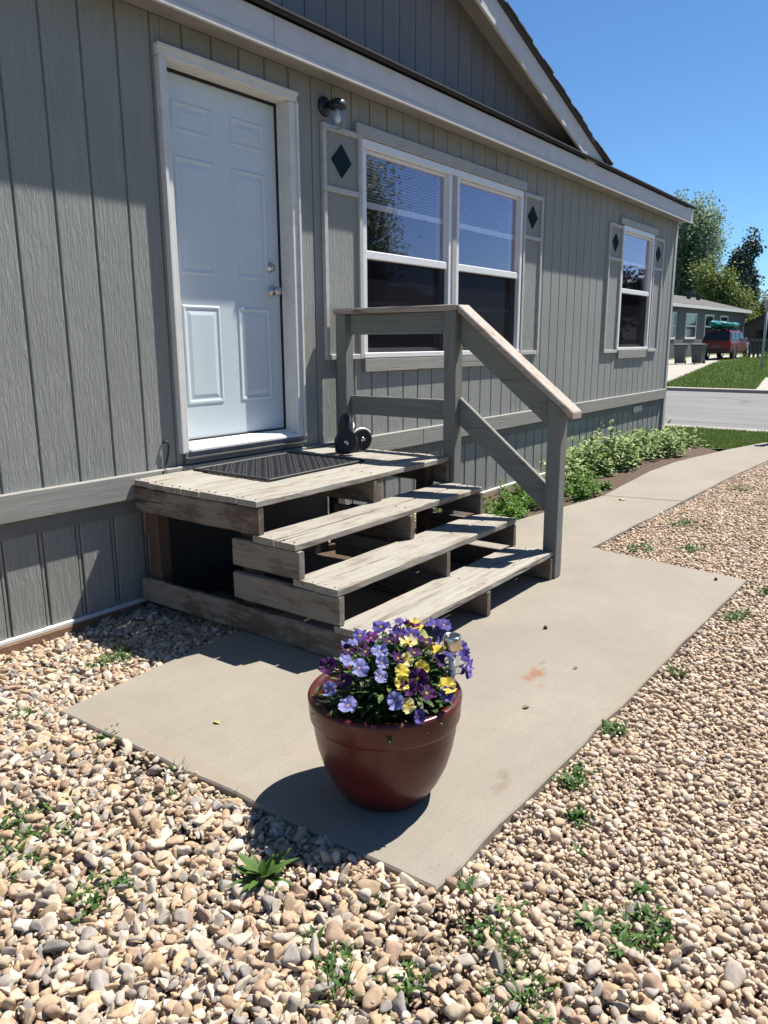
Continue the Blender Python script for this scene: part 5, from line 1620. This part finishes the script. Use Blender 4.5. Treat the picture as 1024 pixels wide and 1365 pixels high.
car_loft([(0.03, roofring(0.78, 0.72, 1.0, 1.08)), (0.22, roofring(0.78, 0.66, 1.0, 1.60)), (0.4, roofring(0.78, 0.66, 1.0, 1.64)), (2.1, roofring(0.78, 0.66, 1.0, 1.62)), (2.35, roofring(0.78, 0.68, 1.0, 1.50)), (2.95, roofring(0.78, 0.72, 1.0, 1.06))], 'cabin', 'car_red')
# glass: rear, sides, windscreen
def quad(name, pts, mat, parent, th=(0, 0, 0)):
    g = G(); n = len(pts)
    a = Vector(pts[1]) - Vector(pts[0]); b = Vector(pts[2]) - Vector(pts[0]); nn = a.cross(b).normalized() * 0.012
    vs = [Vector(p) + nn for p in pts] + [Vector(p) - nn for p in pts]
    g.add(vs, [tuple(range(n)), tuple(range(n, 2 * n))[::-1]] + [(i, (i + 1) % n, n + (i + 1) % n, n + i) for i in range(n)])
    return g.obj(name, mat, parent, local=True)
quad('rear_window', [(0.035, -0.70, 1.06), (0.035, 0.70, 1.06), (0.195, 0.60, 1.55), (0.195, -0.60, 1.55)], 'car_glass', car)
quad('windscreen', [(2.93, -0.68, 1.09), (2.93, 0.68, 1.09), (2.37, 0.60, 1.49), (2.37, -0.60, 1.49)], 'car_glass', car)
for s in (-1, 1):
    for (a, b) in ((0.30, 0.98), (1.06, 1.72), (1.80, 2.42)):
        quad('side_window', [(a, s * 0.772, 1.07), (b + (0.25 if b > 2 else 0), s * 0.772, 1.07), (b - (0.05 if b > 2 else 0), s * 0.697, 1.50), (a + 0.03, s * 0.697, 1.50)], 'car_glass', car)
    for wx in (0.85, 3.45):
        g = G(); g.lathe([(0.22, -0.11), (0.33, -0.10), (0.345, -0.06), (0.345, 0.06), (0.33, 0.10), (0.22, 0.11)], (wx, s * 0.73, 0.345), 24, 'Y'); wo = g.obj('wheel', 'black', car, True, local=True)
        g = G(); g.lathe([(0.0, -0.095), (0.21, -0.095), (0.225, -0.10), (0.225, 0.10), (0.21, 0.095), (0, 0.095)], (wx, s * 0.73, 0.345), 16, 'Y'); g.obj('rim', 'steel', wo, local=True)
        g = G(); g.lathe([(0.37, -0.012), (0.42, -0.012), (0.42, 0.012), (0.37, 0.012)], (wx, s * 0.825, 0.37), 24, 'Y'); g.obj('wheel_arch', 'car_dark', car, local=True)
    G().box(-0.012, 0.03, s * 0.72 - 0.07, s * 0.72 + 0.07, 0.68, 0.98, 0.01).obj('tail_light', 'lamp_red', car, local=True)
    G().box(2.30, 2.45, s * 0.90 - 0.09, s * 0.90 + 0.09, 1.05, 1.22, 0.02).obj('mirror', 'steel' if s < 0 else 'car_red', car, local=True)
    G().beam((0.35, s * 0.58, 1.68), (2.15, s * 0.58, 1.67), 0.03, 0.03).obj('roof_rail', 'car_dark', car, local=True)
for x_ in (0.6, 1.8): G().beam((x_, -0.62, 1.705), (x_, 0.62, 1.705), 0.04, 0.03).obj('roof_bar', 'car_dark', car, local=True)
G().box(-0.09, 0.05, -0.80, 0.80, 0.38, 0.56, 0.02).obj('rear_bumper', 'car_dark', car, local=True)
G().box(4.22, 4.34, -0.78, 0.78, 0.40, 0.58, 0.02).obj('front_bumper', 'car_dark', car, local=True)
G().box(-0.018, 0.0, -0.26, 0.26, 0.66, 0.80, 0.004)  .obj('number_plate', 'bin', car, local=True)

M['kayak'] = plain('teal_kayak_plastic', (0.010, 0.17, 0.17), 0.35, var=0.2, scale=3)
def kayak(x, y, z, L, w, h, label, rx):
    k = thing('kayak', (x, y, z), label, 'kayak', 'kayaks on the red car')
    g = G(); vs = []; n = 16; m = 13
    for i in range(m):
        t = i / (m - 1) * 2 - 1
        f = max(0.02, (1 - abs(t) ** 2.3)) ** 0.75
        for j in range(n):
            a = 2 * math.pi * j / n
            vs.append((t * L / 2, math.cos(a) * w / 2 * f, h * 0.5 + math.sin(a) * h / 2 * (0.35 + 0.65 * f) + 0.10 * t * t))
    fs = []
    for i in range(m - 1):
        for j in range(n): fs.append((i * n + j, i * n + (j + 1) % n, (i + 1) * n + (j + 1) % n, (i + 1) * n + j))
    fs.append(tuple(range(n))[::-1]); fs.append(tuple((m - 1) * n + j for j in range(n)))
    g.add(vs, fs); g.obj('hull', 'kayak', k, True, local=True)
    g = G(); g.beam((-L * 0.42, 0, h * 0.02 + 0.03), (L * 0.42, 0, h * 0.02 + 0.03), 0.08, 0.05); g.obj('keel', 'car_dark', k, local=True)
    for q in (-0.35, 0.35):
        g = G(); pts = []
        for j in range(17):
            a = 2 * math.pi * j / 16; f = (1 - abs(q * 1.0) ** 2.3) ** 0.75
            pts.append((q * L / 2 * 1.0, math.cos(a) * w / 2 * f * 1.02, h * 0.5 + math.sin(a) * h / 2 * (0.35 + 0.65 * f) * 1.03 + 0.02))
        g.tube(pts, 0.015, 5); g.obj('strap', 'car_dark', k, local=True)
    k.rotation_euler = (R(rx), 0, R(-3))
kayak(48.0, 8.22, CZ + 1.725, 3.0, 0.74, 0.46, 'teal kayak on the left of the car roof', 14)
kayak(48.0, 7.50, CZ + 1.72, 2.9, 0.72, 0.36, 'teal kayak on the right of the car roof', -4)

# short dark post at the right picture edge, beside the walk
post = thing('short_post', (11.55, -1.64, 0.066), 'short dark post beside the walk at the right picture edge', 'post')
G().box(11.50, 11.60, -1.69, -1.59, 0.0665, 0.52, 0.008).obj('shaft', 'old_post', post)
G().prism([(-1.705, 0.52), (-1.575, 0.52), (-1.575, 0.55), (-1.64, 0.59), (-1.705, 0.55)], 'X', 11.485, 11.615).obj('cap', 'old_post', post)

# ------------------------------------------------------------------ trees
M['bark'] = plain('tree_bark', (0.085, 0.07, 0.055), 0.9, var=0.3, scale=3)
def tree(name, x, y, z0, H, crown, nleaf, lsize, mat, label, seed, stems=1, droop=0.0, spread=0.55, cat='tree', base=0.25, clus=0.5):
    """crown: (rx, ry) radii; branches grown first, leaves gathered round their ends"""
    r = random.Random(seed)
    root = thing(name, (x, y, z0), label, cat, 'trees')
    tr = G(); tips = []
    def grow(p, d, L, rad, depth):
        pts = [p.copy()]; q = p.copy(); dd = d.copy(); n = 4
        for i in range(n):
            dd = (dd + Vector((r.gauss(0, .14), r.gauss(0, .14), r.gauss(0.05 - droop * 0.12, .08)))).normalized()
            q = q + dd * (L / n)
            pts.append(q.copy())
            if depth >= 1: tips.append((q.copy(), depth))
        tr.tube(pts, [rad * (1 - 0.5 * i / n) for i in range(n + 1)], 6 if depth < 2 else 4)
        if depth < 3:
            for c in range(4 if depth < 2 else 3):
                k = r.randint(2, n)
                a = r.uniform(0, 6.28); sp = spread * r.uniform(0.6, 1.3)
                s1 = dd.cross(Vector((0.3, 0.2, 1))).normalized(); s2 = s1.cross(dd)
                nd = (dd + (s1 * math.cos(a) + s2 * math.sin(a)) * sp * 1.4).normalized()
                grow(pts[k], nd, L * r.uniform(0.55, 0.78), rad * 0.5, depth + 1)
    for s in range(stems):
        a = r.uniform(0, 6.28)
        grow(Vector((0, 0, -0.2)), Vector((0.22 * math.cos(a) * (stems > 1), 0.22 * math.sin(a) * (stems > 1), 1)).normalized(), H * 0.42, H * 0.016, 0)
    # fit the crown to the wanted size
    T = np.array([t[0][:] for t in tips])
    mx = np.abs(T[:, :2]).max(0); top = T[:, 2].max()
    sx, sy, sz = crown[0] / mx[0], crown[1] / mx[1], (H * 0.96) / top
    sx = min(sx, 2.5); sy = min(sy, 2.5)
    tr.v = [(p[0] * sx, p[1] * sy, p[2] * sz) for p in tr.v]
    T = T * np.array([sx, sy, sz])
    T = T[T[:, 2] > H * base]
    rg = np.random.default_rng(seed)
    idx = rg.integers(0, len(T), nleaf)
    P = T[idx] + rg.normal(0, clus, (nleaf, 3)) * np.array([1, 1, 0.8])
    if droop: P[:, 2] -= np.abs(rg.normal(0, droop * H * 0.05, nleaf))
    P[:, 2] = np.clip(P[:, 2], H * base * 0.6, H)
    A = rg.normal(size=(nleaf, 3)); A /= np.linalg.norm(A, axis=1)[:, None]
    B = rg.normal(size=(nleaf, 3)); B -= A * (A * B).sum(1)[:, None]; B /= np.linalg.norm(B, axis=1)[:, None]
    ls = lsize * rg.uniform(0.6, 1.3, nleaf)[:, None]
    V = np.stack([P - A * ls, P + B * ls * 0.55, P + A * ls, P - B * ls * 0.55], 1).reshape(-1, 3)
    tr.obj('trunk', 'bark', root, local=True)
    me = np_mesh('crown', V, np.arange(4 * nleaf).reshape(-1, 4), mat)
    link('crown', me, root)
    return root
M['leaf_big'] = leaf_mat('ash_leaves', [(0, (0.12, 0.18, 0.11)), (0.5, (0.20, 0.28, 0.17)), (1, (0.32, 0.40, 0.27))], 0.45)
M['leaf_lime'] = leaf_mat('willow_leaves', [(0, (0.09, 0.13, 0.03)), (0.5, (0.17, 0.22, 0.055)), (1, (0.26, 0.30, 0.10))], 0.35)
M['leaf_dark'] = leaf_mat('pine_needles', [(0, (0.025, 0.05, 0.045)), (0.6, (0.045, 0.085, 0.075)), (1, (0.08, 0.12, 0.10))], 0.15)
tree('leafy_tree', 80, 18.4, 0.2, 15.2, (4.8, 4.8), 22000, 0.15, 'leaf_big', 'tall airy tree with many upright branches behind the far house', 5, stems=6, spread=0.36, base=0.14, clus=0.42)
tree('leafy_tree', 84, 23.0, 0.2, 11.5, (4.5, 4.5), 16000, 0.20, 'leaf_big', 'dense dark tree behind the far house, next to the house corner', 6, stems=3, spread=0.5, base=0.1, clus=0.6)
tree('leafy_tree', 73, 13.6, 0.2, 8.3, (2.9, 2.9), 15000, 0.13, 'leaf_lime', 'rounded yellow green tree behind the roof of the far house', 8, stems=3, droop=0.8, base=0.12, clus=0.45)
tree('leafy_tree', 78, 11.2, 0.2, 6.2, (2.2, 2.2), 9000, 0.13, 'leaf_lime', 'lower yellow green tree at the right picture edge', 9, stems=3, droop=0.6, base=0.1, clus=0.45)
tree('pine_tree', 98, 17.4, 0.2, 13.4, (2.3, 2.3), 12000, 0.20, 'leaf_dark', 'dark blue green pine standing behind the other trees', 10, stems=1, spread=0.75, base=0.3, clus=0.38)
tree('leafy_tree', 96, 13.4, 0.2, 8.6, (2.2, 2.2), 9000, 0.18, 'leaf_big', 'blue green tree behind the lower yellow green tree', 12, stems=2, base=0.1, clus=0.45)
# trees beyond the camera's back: seen only as reflections in the panes
tree('leafy_tree', 26.0, -17.9, 0.0, 11.0, (2.1, 2.1), 14000, 0.08, 'leaf_big', 'dark leafy tree mirrored in the left pane of the wide window', 14, stems=3, base=0.2, clus=0.5)
tree('pine_tree', 43.0, -12.2, 0.0, 5.4, (1.7, 1.7), 9000, 0.11, 'leaf_dark', 'dark pine mirrored in the single window', 15, stems=1, spread=0.7, base=0.12, clus=0.3)

# unseen home added behind the camera: darkens the lower panes, blocks low sky
oh = thing('added_home', (4, -19, 0), 'unseen dark grey home added behind the camera to darken the lower window panes', 'house')
G().box(-14, 34, -23.0, -18.0, -0.1, 3.0).obj('wall', 'nsiding', oh)
G().prism([(-17.6, 2.95), (-17.6, 3.1), (-20.5, 4.2), (-23.4, 3.1), (-23.4, 2.95)], 'X', -14.4, 34.4).obj('roof', 'nroof', oh)
for x_ in (-8, 0, 8, 16, 25): G().box(x_, x_ + 1.4, -18.02, -17.96, 1.2, 2.4, 0.01).obj('window', 'dark_glass', oh)

# nail heads on the treads, and dry litter caught between the stones
g = G()
for xx in (2.497, 3.404, 4.17):
    for (ys, zt) in (((-0.07, -0.14, -0.21, -0.28, -0.36, -0.42, -0.50, -0.57, -0.64, -0.71, -0.78, -0.85, -0.92, -0.99), 0.7705), ((-1.02, -1.09, -1.17, -1.235), 0.5955), ((-1.27, -1.34, -1.42, -1.485), 0.4205), ((-1.52, -1.59, -1.67, -1.735), 0.2455)):
        for yy in ys:
            g.lathe([(0.0, 0.0018), (0.004, 0.0016), (0.0045, -0.002)], (xx + random.uniform(-.006, .006), yy + random.uniform(-.012, .012), zt), 8)
g.obj('nail_heads', 'old_post', steps)
M['litter'] = leaf_mat('dry_litter', [(0, (0.16, 0.10, 0.055)), (0.5, (0.30, 0.21, 0.12)), (1, (0.42, 0.33, 0.20))], 0.2)
g = G(); r_ = random.Random(77)
for (cx_, cy_, sp_, n_) in ((1.42, -2.80, 0.12, 90), (1.22, -1.98, 0.12, 50), (1.45, -2.35, 0.10, 40), (1.3, -1.2, 0.15, 20), (1.75, -2.95, 0.15, 50), (1.0, -2.2, 0.25, 40), (1.9, -0.5, 0.2, 20), (2.4, -2.95, 0.25, 40), (3.2, -2.9, 0.2, 20)):
    for _ in range(n_):
        x_ = r_.gauss(cx_, sp_); y_ = r_.gauss(cy_, sp_)
        if inside(WALK_L, x_, y_): continue
        a_ = r_.uniform(0, 6.28); L_ = r_.uniform(0.008, 0.035)
        leaf(g, (x_, y_, gz_(x_, y_) + 0.012 + r_.uniform(0, 0.012)), (math.cos(a_), math.sin(a_), r_.uniform(-.25, .25)), L_, r_.uniform(0.0015, 0.006), curl=r_.uniform(-.3, .3), seg=2, fold=0.4)
tag(g.obj('leaf_litter', 'litter', None, fix=False), 'dry brown leaf and twig litter scattered in the gravel', 'litter', kind='stuff')
